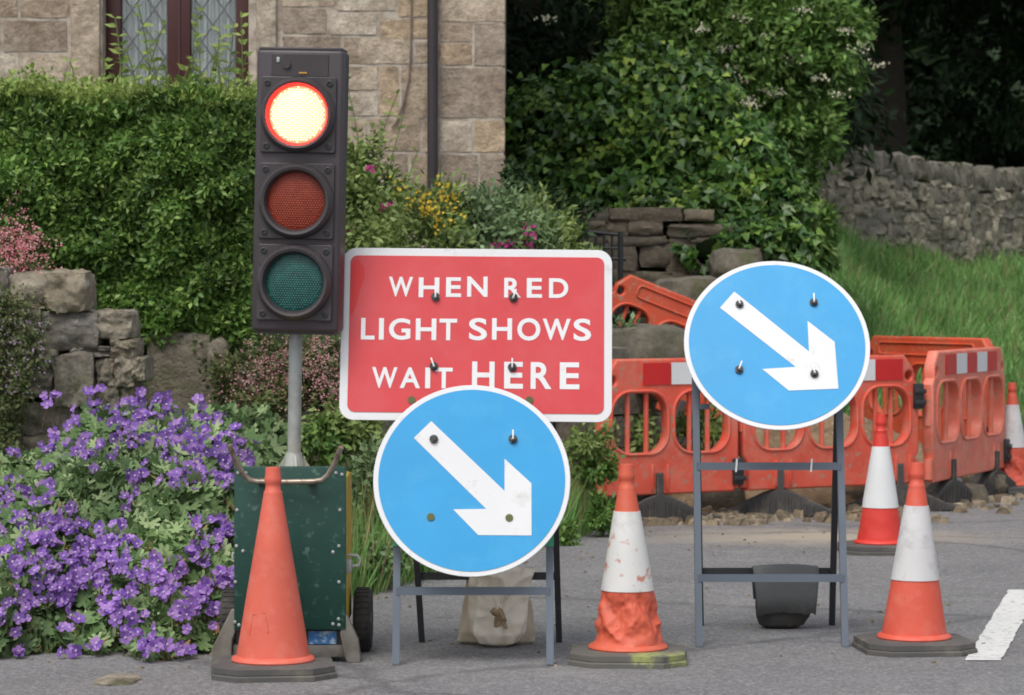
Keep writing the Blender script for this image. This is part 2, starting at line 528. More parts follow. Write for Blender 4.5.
for i, (a, b_, c, d_) in enumerate(blocks):
    x0, x1, z0, z1 = hx(a) + .002, hx(c) - .002, hz(d_) + .0, hz(b_) - .0
    stone(sb, ((x0 + x1) / 2, HD + .055, (z0 + z1) / 2), (x1 - x0, .17, z1 - z0), .035, .05, i + 3, None, CT8, 0, 1.9)
for (a, c) in ((72, 101), (257, 277)):      # tooled jambs of the window
    x0, x1 = hx(a), hx(c)
    sb.box(((x0 + x1) / 2, HD + .04, (hz(98) + hz(-60)) / 2), (x1 - x0, .2, hz(-60) - hz(98)), 0, None, .012)
z = hz(-20)
while z < ZT - .3:                          # upper courses above the picture
    h = random.uniform(.22, .34); x = X0 + .05
    while x < X1 - .1 and z > 3.2:
        w = min(random.uniform(.3, .7), X1 - x)
        if not (x + w > wx0 - .25 and x < wx1 + .25 and z < wz1 + .3):
            stone(sb, (x + w / 2, HD + .055, z + h / 2), (w - .015, .17, h - .015), .05, .03, x * 7 + z, None, CT4)
        x += w
    z += h
hst = sb.build('stone_facing', M_HOUSE, hw, 50)
# window
wf = MB()
fy = HD + .17
for a, c in ((103, 118), (165, 188), (234, 249)):
    wf.box(((hx(a) + hx(c)) / 2, fy, (wz0 + wz1) / 2), (hx(c) - hx(a), .08, wz1 - wz0), 0, None, .006)
wf.box(((hx(176) + hx(178)) / 2, fy - .042, (wz0 + wz1) / 2), (.012, .02, wz1 - wz0 - .02))
for zz in (wz0 + .035, wz1 - .035):
    wf.box(((wx0 + wx1) / 2, fy + .004, zz), (wx1 - wx0 - .01, .07, .07), 0, None, .006)
win = wf.build('window', M_FRAME, house)
M_GLASS, nt, b = mat_base('window glass')
b.inputs['Specular IOR Level'].default_value = .4
b.inputs['Base Color'].default_value = (.9, .95, .95, 1); b.inputs['Transmission Weight'].default_value = 1; b.inputs['Roughness'].default_value = .02; b.inputs['IOR'].default_value = 1.45
M_LEAD = paint('lead cames', lin(96, 96, 100), .5, None)
M_NET = paint('net curtain', lin(245, 247, 248), .9, lin(215, 220, 225), 5, .4, .8, 0)
for a, c in ((118, 165), (188, 234)):
    x0, x1 = hx(a), hx(c)
    gm = MB(); gm.box(((x0 + x1) / 2, fy + .01, (wz0 + wz1) / 2), (x1 - x0, .006, wz1 - wz0 - .13)); gm.build('pane', M_GLASS, win, None)
    lt = MB(); zlo, zhi = wz0 + .07, wz1 - .07
    st = .215; run = (x1 - x0)
    ratio = 1.45
    k0 = -12
    for k in range(-14, 22):
        for sg in (1, -1):
            za = zlo + k * st if sg > 0 else zlo + k * st
            # line across the pane: from x0 to x1 rising or falling
            p = [(x0, za), (x1, za + sg * run * ratio)]
            (xa, z_a), (xb, z_b) = p
            def clipz(xa, za_, xb, zb_):
                t0, t1 = 0., 1.
                dz = zb_ - za_
                for lim, s_ in ((zlo, 1), (zhi, -1)):
                    fa, fb = (za_ - lim) * s_, (zb_ - lim) * s_
                    if fa < 0 and fb < 0: return None
                    if fa < 0: t0 = max(t0, fa / (fa - fb))
                    elif fb < 0: t1 = min(t1, fa / (fa - fb))
                if t1 - t0 < .02: return None
                return (xa + (xb - xa) * t0, za_ + dz * t0), (xa + (xb - xa) * t1, za_ + dz * t1)
            q = clipz(xa, z_a, xb, z_b)
            if q: lt.bar((q[0][0], fy + .003 + .001 * sg, q[0][1]), (q[1][0], fy + .003 + .001 * sg, q[1][1]), .011, .004)
    lt.build('lead_lattice', M_LEAD, win, None)
    cm = MB(); n = 60
    vv = []
    for k in range(n + 1):
        x = x0 - .02 + (x1 - x0 + .04) * k / n
        yy = fy + .045 + .018 * math.sin(k * .9) + .01 * math.sin(k * 2.3 + 1)
        vv += [(x, yy, wz0), (x, yy, wz1)]
    cm.add(vv, [(2 * k, 2 * k + 2, 2 * k + 3, 2 * k + 1) for k in range(n)])
    cm.build('net_curtain', M_NET, win)
dk = MB(); dk.box(((wx0 + wx1) / 2, HD + .58, (wz0 + wz1) / 2), (wx1 - wx0, .02, wz1 - wz0)); dk.build('room_blind', M_NET, win, None)
sm = MB(); sm.box(((wx0 + wx1) / 2, HD - .02, wz0 - .06), (wx1 - wx0 + .2, .28, .12), 0, None, .015); sm.build('window_sill', M_HOUSE, house)
# drainpipe, brackets, cable
dp = MB(); dp.tube([(hx(433), HD - .085, .95), (hx(433), HD - .085, 6.1)], .036, 16); pipe = dp.build('drainpipe', M_PIPE, house)
for py in (-40, 260):
    bk = MB(); bk.box((hx(433), HD - .055, hz(py)), (.12, .06, .05), 0, None, .01); bk.build('pipe_bracket', M_PIPE, pipe)
cb = MB()
pts = [(411, -30), (411.5, 10), (411, 50), (409, 80), (403, 105), (397, 122), (392, 128)]
cb.tube([(hx(x), HD - .045, hz(y)) for x, y in pts], .007, 6); cb.build('cable', paint('old cable', lin(120, 105, 95), .7), house)
rf = MB()
xr = (X0 + X1) / 2
rf.add([(X0 - .2, HD - .35, ZT), (X1 + .2, HD - .35, ZT), (X1 + .2, HD + 4, ZT + 3), (X0 - .2, HD + 4, ZT + 3), (X0 - .2, HD + 8.6, ZT), (X1 + .2, HD + 8.6, ZT)],
       [(0, 1, 2, 3), (3, 2, 5, 4), (0, 3, 4), (1, 5, 2), (0, 4, 5, 1)])
rf.build('roof', paint('slate', lin(80, 80, 86), .7), house, None)

# ------------------------------------------------------------------ stone walls
M_OLD = stone_mat('old gritstone', [lin(170, 162, 146), lin(154, 148, 134), lin(182, 172, 152), lin(146, 142, 134), lin(172, 160, 138), lin(160, 154, 140)], lin(106, 98, 86), lin(84, 88, 54), 5, 1.0, lin(176, 170, 158), 'CONSTANT')
M_CORE = paint('wall core earth', lin(48, 44, 36), .95, None, bmp=.4)
WD = 13.6
def lw(cx, cy): q = P(cx / 3.473, 260 + cy / 3.473, WD); return q.x, q.z
gw = empty('garden_wall', (-2.2, WD, 0), 'old retaining wall of big rounded gritstone blocks behind the purple flowers', 'stone wall')
off = Vector((2.2, -WD, 0))
sm_ = MB()
rects = [(-150, 30, 25, 150), (28, 48, 180, 170), (166, 42, 304, 178), (148, 182, 345, 308), (312, 178, 455, 270), (250, 300, 384, 338), (386, 276, 468, 340),
         (148, 312, 200, 392), (196, 328, 332, 508), (335, 345, 402, 432), (404, 344, 472, 440), (335, 438, 410, 535), (412, 442, 482, 545), (15, 392, 182, 476),
         (-60, 478, 75, 560), (78, 495, 272, 605), (276, 520, 395, 600), (462, 340, 508, 418), (-150, 152, 45, 262), (48, 174, 146, 268), (-150, 264, 60, 388), (62, 270, 146, 388),
         (-150, 392, 12, 476), (-40, 564, 74, 640), (398, 548, 500, 640), (80, 610, 240, 720), (244, 604, 394, 720), (398, 642, 505, 740), (-60, 642, 78, 760), (80, 724, 300, 850), (304, 724, 505, 850), (-60, 764, 78, 850),
         (-300, 20, -154, 160), (-300, 165, -154, 300), (-300, 305, -154, 470), (-300, 475, -64, 640), (-300, 645, -64, 850)]
for i, (a, b_, c, d_) in enumerate(rects):
    x0, z1 = lw(a, b_); x1, z0 = lw(c, d_)
    dy = random.uniform(-.04, .04)
    big = i in (1, 2)
    stone(sm_, (((x0 + x1) / 2, WD + .14 + dy, (z0 + z1) / 2) if True else 0), ((x1 - x0) * 1.05, .36, (z1 - z0) * 1.06), .34 if big else .2, .15, i * 1.7 + 2, Matrix.Translation(off), CT14)
gws = sm_.build('stone_blocks', M_OLD, gw, 60)
cr = MB()
a0, a1 = lw(-300, 60), lw(500, 880)
cr.add([v for v in [( -3.4, WD + .2, -.05), (a1[0], WD + .2, -.05), (a1[0], WD + .75, -.05), (-3.4, WD + .75, -.05), (-3.4, WD + .2, 1.25), (lw(330, 0)[0], WD + .2, 1.25), (lw(330, 0)[0], WD + .75, 1.25), (-3.4, WD + .75, 1.25)]],
       [(0, 1, 5, 4), (1, 2, 6, 5), (2, 3, 7, 6), (3, 0, 4, 7), (4, 5, 6, 7), (0, 3, 2, 1)], 0, Matrix.Translation(off))
cr.build('earth_fill', M_CORE, gw, None)

# upright slab under the hedge
q0, q1 = P(147, 338, 14.42), P(224, 450, 14.42)
slab = MB()
bm = bmesh.new()
stone(slab, ((q0.x + q1.x) / 2 - .035, 14.5, .57), (.32, .16, 1.2), .04, .05, 41, None, CT8)
stone(slab, (q1.x - .035, 14.47, .55), (.098, .15, 1.16), .12, .05, 43, None, CT8)
M_SLAB = stone_mat('gatepost stone', [lin(158, 148, 130), lin(142, 134, 118)], lin(104, 98, 84), lin(112, 112, 84), 6, 1.0)
tag(slab.build('stone_post', M_SLAB, None, 60), 'tall upright stone slab under the end of the hedge', 'stone post')
# low wall continuing behind the traffic light and the signs
lw2 = empty('low_stone_wall', (-.6, 14.3, 0), 'low mossy stone wall behind the pole of the traffic light, hung with pink flowers', 'stone wall')
m2 = MB(); rr = random.Random(4)
def fp(x): return 14.3 + max(0, x + 1.3) * 2.0
z = -.05
while z < .86:
    h = rr.uniform(.16, .26); x = -1.36
    while x < .55:
        w = rr.uniform(.22, .42)
        sl = math.atan2(fp(x + w) - fp(x), w)
        M = Matrix.Translation((x + w / 2 + .6, fp(x + w / 2) - 14.3 + rr.uniform(-.03, .03), z + h / 2)) @ Matrix.Rotation(sl, 4, 'Z')
        stone(m2, (0, 0, 0), (w / math.cos(sl) * .99, .3, h * .99), .22, .1, x * 9 + z * 5, M)
        x += w
    z += h
m2.build('stone_blocks', M_OLD, lw2, 60)

# wall under the ivy with the iron gate
M_TAN = stone_mat('tan wall stone', [lin(124, 114, 98), lin(108, 100, 86), lin(134, 124, 104), lin(98, 92, 82), lin(116, 104, 88)], lin(82, 76, 66), None, 6, .6, None, 'CONSTANT')
iw = empty('ivy_wall', (1.2, 21, .5), 'coursed brown stone wall below the ivy and beside the iron gate', 'stone wall')
m3 = MB(); z = .3
while z < 1.9:
    h = rr.uniform(.07, .2); x = -.4
    while x < 1.45:
        w = rr.uniform(.14, .55); hh = h * rr.uniform(.82, 1.12)
        stone(m3, (x + w / 2 - 1.2, rr.uniform(-.05, .05), z + h / 2 - .5 + rr.uniform(-.012, .012)), (w * 1.03, .4, hh * 1.08), .22, .16, x * 11 + z * 3, Matrix.Rotation(rr.uniform(-.02, .02), 4, 'Y'))
        x += w
    z += h
m3.build('stone_blocks', M_TAN, iw, 60)
m3 = MB(); m3.box((-.65, .14, .55), (1.8, .26, 1.55)); m3.build('wall_core', M_CORE, iw, None)

# drystone wall on the bank
M_DRY = stone_mat('drystone', [lin(176, 168, 148), lin(150, 144, 130), lin(192, 182, 160), lin(132, 128, 118), lin(166, 158, 140), lin(182, 168, 142)], lin(116, 110, 98), lin(82, 84, 56), 4, .6, None, 'CONSTANT')
dw = empty('drystone_wall', (5.5, 38, 2.0), 'long grey drystone wall with upright coping stones across the grass bank', 'stone wall')
A, B = Vector((3.5, 35.6)), Vector((13.0, 46.5))
dirv = (B - A); LEN = dirv.length; dirv.normalize(); yaw = math.atan2(dirv.y, dirv.x)
def wall_base(t): return np.interp(t, [0, 2.4, 6, 14.5], [1.7, 1.8, 2.1, 2.3])
def wall_top(t): return np.interp(t, [0, .6, 2.0, 4, 6.5, 14.5], [3.02, 3.02, 2.86, 2.72, 2.78, 2.9])
m4, m5 = MB(), MB(); t = 0.
O = Vector((5.5, 38, 2.0))
while t < LEN:
    w = rr.uniform(.12, .3); z = wall_base(t) - .2
    while z < wall_top(t) - .06:
        h = min(rr.uniform(.1, .24), wall_top(t) - z + .03)
        p = A + dirv * (t + w / 2 + rr.uniform(-.05, .05))
        M = Matrix.Translation(Vector((p.x, p.y + rr.uniform(-.04, .04), z + h / 2)) - O) @ Matrix.Rotation(yaw, 4, 'Z') @ Matrix.Rotation(rr.uniform(-.15, .15), 4, 'Y')
        stone(m4, (0, 0, 0), (w * 1.2, .5, h * 1.05), .16, .26, t * 13 + z * 7, M)
        z += h
    t += w
t = 0.
while t < LEN:
    w = rr.uniform(.07, .13); hh = rr.uniform(.26, .36)
    p = A + dirv * (t + w / 2)
    M = Matrix.Translation(Vector((p.x, p.y, wall_top(t) + hh / 2 - .02)) - O) @ Matrix.Rotation(yaw, 4, 'Z') @ Matrix.Rotation(rr.uniform(-.32, -.08), 4, 'Y')
    stone(m5, (0, 0, 0), (w * 1.15, .5, hh * rr.uniform(.8, 1.1)), .25, .2, t * 17, M)
    t += w
m4.build('wall_stones', M_DRY, dw, 60); m5.build('coping_stones', stone_mat('coping stone', [lin(150, 144, 130), lin(128, 124, 112), lin(162, 154, 138)], lin(84, 82, 74), lin(72, 76, 48), 4, .6), dw, 60)
m4 = MB(); mid = (A + B) / 2
m4.box((0, 0, 0), (LEN, .3, 1.1), 0, Matrix.Translation(Vector((mid.x, mid.y, 2.15)) - O) @ Matrix.Rotation(yaw, 4, 'Z')); m4.build('wall_core', M_CORE, dw, None)

# ------------------------------------------------------------------ vegetation
M_BARK = paint('dark bark', lin(58, 50, 42), .9, lin(40, 36, 30), 10, .4, .7, .5)
M_HEDGE = leaf_mat('privet leaf', [(.03, .075, .016, 1), (.055, .125, .026, 1), (.085, .17, .036, 1), (.16, .26, .07, 1)], .45, .25, .4, gain=1.55)
M_HEDGE_TIP = leaf_mat('privet young leaf', [(.14, .25, .06, 1), (.22, .34, .085, 1), (.3, .4, .12, 1)], .5, .35, gain=1.15)
M_STEM = paint('green stem', lin(96, 110, 60), .7)
hx0, hx1, hy0, hy1, hz0, hz1 = -3.6, P(252, 0, 14.6).x, 14.45, 15.6, P(0, 338, 14.5).z, P(0, 108, 14.6).z
hedge = empty('clipped_hedge', ((hx0 + hx1) / 2, 15, 1.1), 'dense clipped green privet hedge in front of the house window', 'hedge')
HO = np.array(hedge.location)
def hedge_pts(n, face):
    if face == 'front':
        p = np.c_[RNG.uniform(hx0, hx1, n), np.full(n, hy0), RNG.uniform(hz0, hz1, n)]; o = np.tile((0, -1, 0), (n, 1))
    elif face == 'top':
        p = np.c_[RNG.uniform(hx0, hx1, n), RNG.uniform(hy0, hy1, n), np.full(n, hz1)]; o = np.tile((0, 0, 1), (n, 1))
    elif face == 'right':
        p = np.c_[np.full(n, hx1), RNG.uniform(hy0, hy1, n), RNG.uniform(hz0, hz1, n)]; o = np.tile((1, 0, 0), (n, 1))
    else:
        p = np.c_[RNG.uniform(hx0, hx1, n), RNG.uniform(hy0, hy0 + .3, n), np.full(n, hz0)]; o = np.tile((0, 0, -1), (n, 1))
    return p, o.astype(float)
pp, oo = zip(*[hedge_pts(n, f) for n, f in ((52000, 'front'), (16000, 'top'), (9000, 'right'), (3000, 'bottom'))])
pp, oo = np.concatenate(pp), np.concatenate(oo)
nz = np.array([noise.noise(Vector(p * 2.1)) * .15 + noise.noise(Vector(p * 6.5)) * .13 for p in pp])
# rounded upper edge
dz = np.clip(pp[:, 2] - (hz1 - .3), 0, None) / .3
pp[:, 1] += np.where(oo[:, 1] < 0, .18 * dz ** 2, 0)
bz = np.clip(hz0 + .3 - pp[:, 2], 0, None) / .3
pp[:, 2] += np.where(oo[:, 1] < 0, 0, 0)
pp = pp + oo * (nz - np.abs(RNG.normal(0, .05, len(pp))))[:, None] + rnd(len(pp), .012)
wob = np.array([noise.noise(Vector((p[0] * 1.7, 5, 1))) * .09 for p in pp])
pp[:, 2] += np.where(pp[:, 2] < hz0 + .3, wob - .02, 0) * np.clip((hz0 + .3 - pp[:, 2]) / .3, 0, 1)
al = norm(oo * .5 + rnd(len(pp), .6) + np.array((0, 0, .15)))
nr = norm(oo + rnd(len(pp), .55) + np.array((0, 0, .4)))
leaves('foliage', LEAF, pp - HO, al, nr, RNG.uniform(.032, .056, len(pp)), RNG.uniform(.017, .026, len(pp)), M_HEDGE, hedge)
n = 14000
p = np.c_[RNG.uniform(hx0, hx1 + .02, n), RNG.uniform(hy0 + .02, hy1, n), hz1 + .02 + np.abs(RNG.normal(0, .05, n))]
p[:, 2] += np.array([noise.noise(Vector((a * 3, b * 3, 0))) * .1 for a, b, _ in p])
leaves('young_growth', LEAF, p - HO, norm(rnd(n, .6) + np.array((0, 0, .5))), norm(rnd(n, .6) + np.array((0, -.3, .6))), RNG.uniform(.03, .048, n), RNG.uniform(.015, .022, n), M_HEDGE_TIP, hedge)
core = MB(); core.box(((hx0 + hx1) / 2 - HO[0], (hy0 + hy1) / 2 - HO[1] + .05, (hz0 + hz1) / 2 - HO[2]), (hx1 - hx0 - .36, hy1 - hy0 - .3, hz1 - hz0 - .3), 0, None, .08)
core.build('hedge_shade_core', matt(paint('hedge inner shade', (.012, .018, .008, 1), .95, None)), hedge, None)  # added solid core, near black for the shade inside the hedge
def sprigs(spots, y, z0, mat, parent, org, lean=.12, leaf=.06, step=.045, r=.003):
    st, P_, A_ = MB(), [], []
    for px, top in spots:
        a = P(px, 0, y).x; zt = P(0, top, y).z
        lx = random.uniform(-lean, lean); ly = random.uniform(-.1, .1)
        h = zt - z0; k = max(3, int(h / step)); pts = []
        for i in range(k + 1):
            t = i / k; pts.append(Vector((a + lx * t * t * h * 2 - org[0], y + ly * t - org[1], z0 + h * t - org[2])))
        st.tube(pts, r, 5)
        for i in range(1, k + 1):
            for sgn in (-1, 1):
                an = random.uniform(0, PI)
                P_.append(pts[i]); A_.append((math.cos(an) * sgn, math.sin(an) * sgn * .7, random.uniform(.1, .7)))
    st.build('stem', M_STEM, parent)
    P_, A_ = np.array(P_), np.array(A_)
    leaves('sprig_leaves', LEAF, P_, A_, norm(rnd(len(P_), .4) + np.array((0, -.5, .7))), RNG.uniform(.7, 1.2, len(P_)) * leaf, RNG.uniform(.4, .55, len(P_)) * leaf, mat, parent)
sprigs([(78, 62), (30, 70), (105, 60), (117, 50), (122, 18), (138, 52), (146, 25), (152, 10), (160, 44), (168, 60), (193, 40), (200, 8), (207, 52), (214, 30), (222, 50), (228, 28), (236, 56), (243, 18), (60, 74), (12, 74), (133, 68), (180, 62)], 15.0, 2.35, M_HEDGE_TIP, hedge, HO)

# ---- purple cranesbill in front
M_GERAN = leaf_mat('cranesbill leaf', [(.06, .125, .045, 1), (.12, .22, .09, 1), (.18, .3, .135, 1), (.32, .45, .24, 1)], .6, .3, gain=1.15)
M_PETAL = leaf_mat('violet petal', [(.16, .07, .36, 1), (.28, .14, .52, 1), (.38, .21, .6, 1), (.5, .3, .64, 1)], .6, .35, .2)
M_EYE = paint('flower eye', (.5, .42, .6, 1), .6)
ger = empty('cranesbill_clump', (-1.65, 11.8, 0), 'big bushy clump of purple cranesbill flowers at the roadside left of the green cart', 'flowers')
GO = np.array(ger.location)
def btop(x): return float(np.interp(x, [-3.2, -2.3, -2.05, -1.85, -1.6, -1.2, -1.02, -.9], [.6, .62, .66, .84, .86, .84, .78, .6]))
def bfront(x, f):   # distance of the front surface, f = height as a share of the top
    return 10.78 + 1.75 * f ** 1.6 + max(0, x + 1.35) * .9 + noise.noise(Vector((x * 2.6, f * 3.2, 2))) * .22 + noise.noise(Vector((x * 7, f * 8, 5))) * .07
P_, N_ = [], []
for i in range(7600):
    x = random.uniform(-2.9, -.98); f = random.random() ** .85
    y = bfront(x, f) + abs(random.gauss(0, .09)); z = f * btop(x)
    P_.append((x, y, z + random.uniform(-.03, .04))); N_.append((0, -.85 + .5 * f, .5 + .5 * f))
for i in range(1500):
    x = random.uniform(-2.9, -1.0); P_.append((x, random.uniform(12.3, 13.4), btop(x) * random.uniform(.7, .95))); N_.append((0, -.2, 1))
P_, N_ = np.array(P_), norm(np.array(N_) + rnd(len(P_), .5))
leaves('foliage', PALM, P_ - GO, norm(rnd(len(P_), .5) + np.array((0, -.6, -.5))), N_, s_ := RNG.uniform(.055, .105, len(P_)), s_, M_GERAN, ger)
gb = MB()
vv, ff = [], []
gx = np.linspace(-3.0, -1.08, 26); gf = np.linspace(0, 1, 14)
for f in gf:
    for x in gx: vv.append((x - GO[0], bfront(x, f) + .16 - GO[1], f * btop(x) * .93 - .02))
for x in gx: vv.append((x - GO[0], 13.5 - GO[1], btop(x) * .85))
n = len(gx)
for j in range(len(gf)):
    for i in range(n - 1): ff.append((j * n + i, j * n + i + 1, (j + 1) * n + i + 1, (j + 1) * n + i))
gb.add(vv, ff); gb.build('clump_shade_backing', paint('clump inner shade', (.02, .035, .012, 1), .95, None, bmp=.3), ger)  # dark backing sheet, coloured as the shade between the leaves
def flower_mesh(seed, r=.0225):
    rg = random.Random(seed); mb = MB()
    for k in range(5):
        a = 2 * PI * k / 5 + rg.uniform(-.1, .1); da = .6
        c1, s1 = math.cos(a), math.sin(a)
        up = rg.uniform(.15, .45) * r
        v = [(0, 0, 0)]
        for t, rad in ((-da, .7), (-da * .55, 1.0), (0, 1.02), (da * .55, 1.0), (da, .7)):
            v.append((math.cos(a + t) * rad * r, math.sin(a + t) * rad * r, up * rad + .002 * (k % 2)))
        mb.add(v, [(0, 1, 2), (0, 2, 3), (0, 3, 4), (0, 4, 5)])
    mb.lathe([(.0045, .001), (.005, .004), (.002, .007)], 6, 1)
    me = bpy.data.meshes.new('flower'); me.from_pydata(mb.v, [], mb.f); me.polygons.foreach_set('material_index', mb.m); me.update()
    me.materials.append(M_PETAL); me.materials.append(M_EYE)
    return me
FM = [flower_mesh(i) for i in range(5)]
clusters = [(95, 405, 28, 5), (75, 425, 20, 3), (60, 395, 8, 2), (115, 418, 25, 9), (150, 415, 28, 12), (185, 432, 26, 14), (215, 440, 26, 14), (160, 440, 24, 10), (135, 430, 22, 8), (170, 412, 18, 8), (235, 455, 15, 8),
            (55, 445, 14, 6), (90, 450, 16, 6), (45, 468, 6, 2), (52, 485, 8, 3), (100, 468, 5, 1), (12, 455, 7, 2), (15, 488, 16, 6), (8, 515, 14, 5), (35, 518, 15, 5), (20, 560, 20, 10), (45, 538, 16, 6), (62, 525, 16, 7), (88, 535, 18, 9),
            (85, 558, 22, 12), (60, 575, 22, 11), (70, 590, 18, 9), (95, 575, 16, 8), (120, 540, 16, 5), (135, 560, 20, 8), (150, 575, 18, 6), (165, 582, 12, 5), (180, 570, 10, 3), (15, 608, 20, 7), (35, 600, 8, 2), (125, 605, 16, 6),
            (135, 625, 16, 7), (150, 640, 8, 3), (115, 600, 10, 3), (195, 555, 12, 4), (205, 545, 10, 4), (200, 590, 16, 8), (222, 575, 12, 8), (215, 605, 14, 6), (190, 610, 12, 6), (225, 535, 8, 5), (200, 520, 10, 3), (225, 520, 8, 4),
            (75, 622, 8, 2), (72, 648, 8, 3), (95, 642, 4, 1), (160, 640, 10, 3), (185, 648, 8, 2), (25, 650, 8, 2), (110, 655, 4, 1), (140, 475, 8, 3), (130, 495, 12, 2), (180, 475, 14, 6), (205, 478, 12, 5), (225, 480, 10, 5),
            (195, 458, 14, 7), (50, 500, 12, 2), (-20, 520, 20, 8), (-25, 580, 20, 9), (-10, 470, 14, 4), (70, 508, 5, 2)]
fl = []
rf_ = random.Random(9)
for cx, cy, rad, k in clusters:
    for _ in range(int(k * 2.0) + 1):
        px, py = cx + rf_.gauss(0, rad * .7), cy + rf_.gauss(0, rad * .5)
        # walk towards the clump until its surface is met
        best = None
        for dd in np.linspace(10.7, 13.2, 60):
            q = P(px, py, dd)
            f = q.z / btop(q.x)
            if f <= 0.02: continue
            if f > 1: continue
            if dd >= bfront(q.x, f) - .05: best = q; break
        if best is None:
            best = P(px, py, 12.5)
        fl.append(best - Vector((0, .05 + rf_.random() * .05, 0)))
fl.sort(key=lambda v: v.y)
def flower_rot(): return Euler((R(rf_.gauss(58, 24)), R(rf_.gauss(0, 22)), R(rf_.gauss(0, 35)))).to_matrix().to_4x4() @ Matrix.Rotation(rf_.random() * 6, 4, 'Z')
rest = MB()
for i, q in enumerate(fl):
    s1 = rf_.uniform(.75, 1.3)
    M = Matrix.Translation(q - Vector(GO)) @ flower_rot() @ Matrix.Scale(s1, 4)
    if i % 3 == 0 and i // 3 < 100:
        o = bpy.data.objects.new('flower', FM[i % 5]); COL.objects.link(o); o.parent = ger; o.matrix_local = M
    else:
        me = FM[i % 5]
        base = len(rest.v)
        for v in me.vertices: rest.v.append(tuple(M @ v.co))
        for p_ in me.polygons: rest.f.append(tuple(base + j for j in p_.vertices)); rest.m.append(p_.material_index)
me = bpy.data.meshes.new('flowers'); me.from_pydata(rest.v, [], rest.f); me.polygons.foreach_set('material_index', rest.m); me.update()
o = link('flowers', me, [M_PETAL, M_EYE], ger, None); tag(o, kind='stuff')
fs_ = MB()
for q in fl[::2]:
    a = q - Vector(GO); fs_.tube([a + Vector((0, .004, -.004)), a + Vector((rf_.uniform(-.02, .02), .04, -.05)), a + Vector((rf_.uniform(-.05, .05), .1, -.14))], .0022, 4)
o = fs_.build('flower_stems', paint('red green stalk', lin(120, 104, 74), .7), ger); tag(o, kind='stuff')
yl_ = []
n = 260
k_ = RNG.integers(0, len(P_), n)
o = leaves('old_leaves', PALM, P_[k_] - GO + np.array((0, -.03, -.01)), norm(rnd(n, .5) + np.array((0, -.6, -.5))), norm(N_[k_] + rnd(n, .4)), RNG.uniform(.05, .08, n), RNG.uniform(.05, .08, n), leaf_mat('yellowed leaf', [(.3, .34, .1, 1), (.36, .3, .12, 1), (.34, .14, .08, 1)]), ger); tag(o, kind='stuff')

# ---- generic bushy plant with optional blossoms
def plant(name, label, cat, blobs, n, tmpl, length, width, mat, blossom=None, group=None, clumps=40, spread=.17, droop=.0, shell=.5, trunk=None, core=None):
    b0 = blobs[0]; org = np.array((b0[0], b0[1], min(b[2] - b[5] for b in blobs)))
    root = empty(name, org, label, cat, group)
    p, o = blob_leaves(blobs, n, spread, clumps, shell)
    al = norm(o * .5 + rnd(n, .6) + np.array((0, 0, -droop)))
    nr = norm(o + rnd(n, .5) + np.array((0, -.2, .5)))
    leaves('foliage', tmpl, p - org, al, nr, RNG.uniform(.75, 1.25, n) * length, RNG.uniform(.75, 1.2, n) * width, mat, root)
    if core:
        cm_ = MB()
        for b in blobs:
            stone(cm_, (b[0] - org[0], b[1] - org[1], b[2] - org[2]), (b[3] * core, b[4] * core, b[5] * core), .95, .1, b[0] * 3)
        cm_.build('shade_core', matt(paint('foliage inner shade', (.006, .009, .004, 1), .95, None)), root)  # solid cores added to close gaps, blackened like the shade within
    if trunk:
        tb = MB()
        x, y, z0, z1, r = trunk
        tb.tube([(x - org[0], y - org[1], z0 - org[2]), (x - org[0] + .05, y - org[1], (z0 + z1) / 2 - org[2]), (x - org[0], y - org[1] + .05, z1 - org[2])], r, 10, r_list=[r, r * .8, r * .5])
        for b in blobs:
            a = Vector((x - org[0], y - org[1], z0 * .4 + z1 * .6 - org[2])); c = Vector(b[:3]) - Vector(org)
            tb.tube([a, a.lerp(c, .5) + Vector((0, 0, .15)), c], r * .4, 6, r_list=[r * .45, r * .3, r * .1])
        tb.build('trunk', M_BARK, root)
    if blossom: blossom(root, org)
    return root

def dots(name, spots, dd, size, mat, per=9, spread=.03, flat=False, tmpl=None):
    """small blooms: each a bunch of petals at a spot of the plant"""
    def f(root, org):
        q = np.array([tuple(P(px, py, dd + RNG.uniform(-.1, .05))) for px, py in spots])
        p = np.repeat(q, per, 0); m = len(p)
        off_ = rnd(m, spread)
        if flat: off_[:, 2] *= .35
        p = p + off_
        if 1 < len(spots) <= 60:
            for j in range(len(spots)):
                k_ = slice(j * per, (j + 1) * per)
                leaves(name, LEAF, p[k_] - org, norm(rnd(per, .7) + np.array((0, -.3, .2))), norm(rnd(per, .5) + np.array((0, -.8, .6))), RNG.uniform(.7, 1.2, per) * size, RNG.uniform(.7, 1.1, per) * size * .8, mat, root)
            return
        o = leaves(name, LEAF, p - org, norm(rnd(m, .7) + np.array((0, -.3, .2))), norm(rnd(m, .5) + np.array((0, -.8, .6))), RNG.uniform(.7, 1.2, m) * size, RNG.uniform(.7, 1.1, m) * size * .8, mat, root)
    return f
def also(*fs):
    def f(root, org):
        for g_ in fs: g_(root, org)
    return f

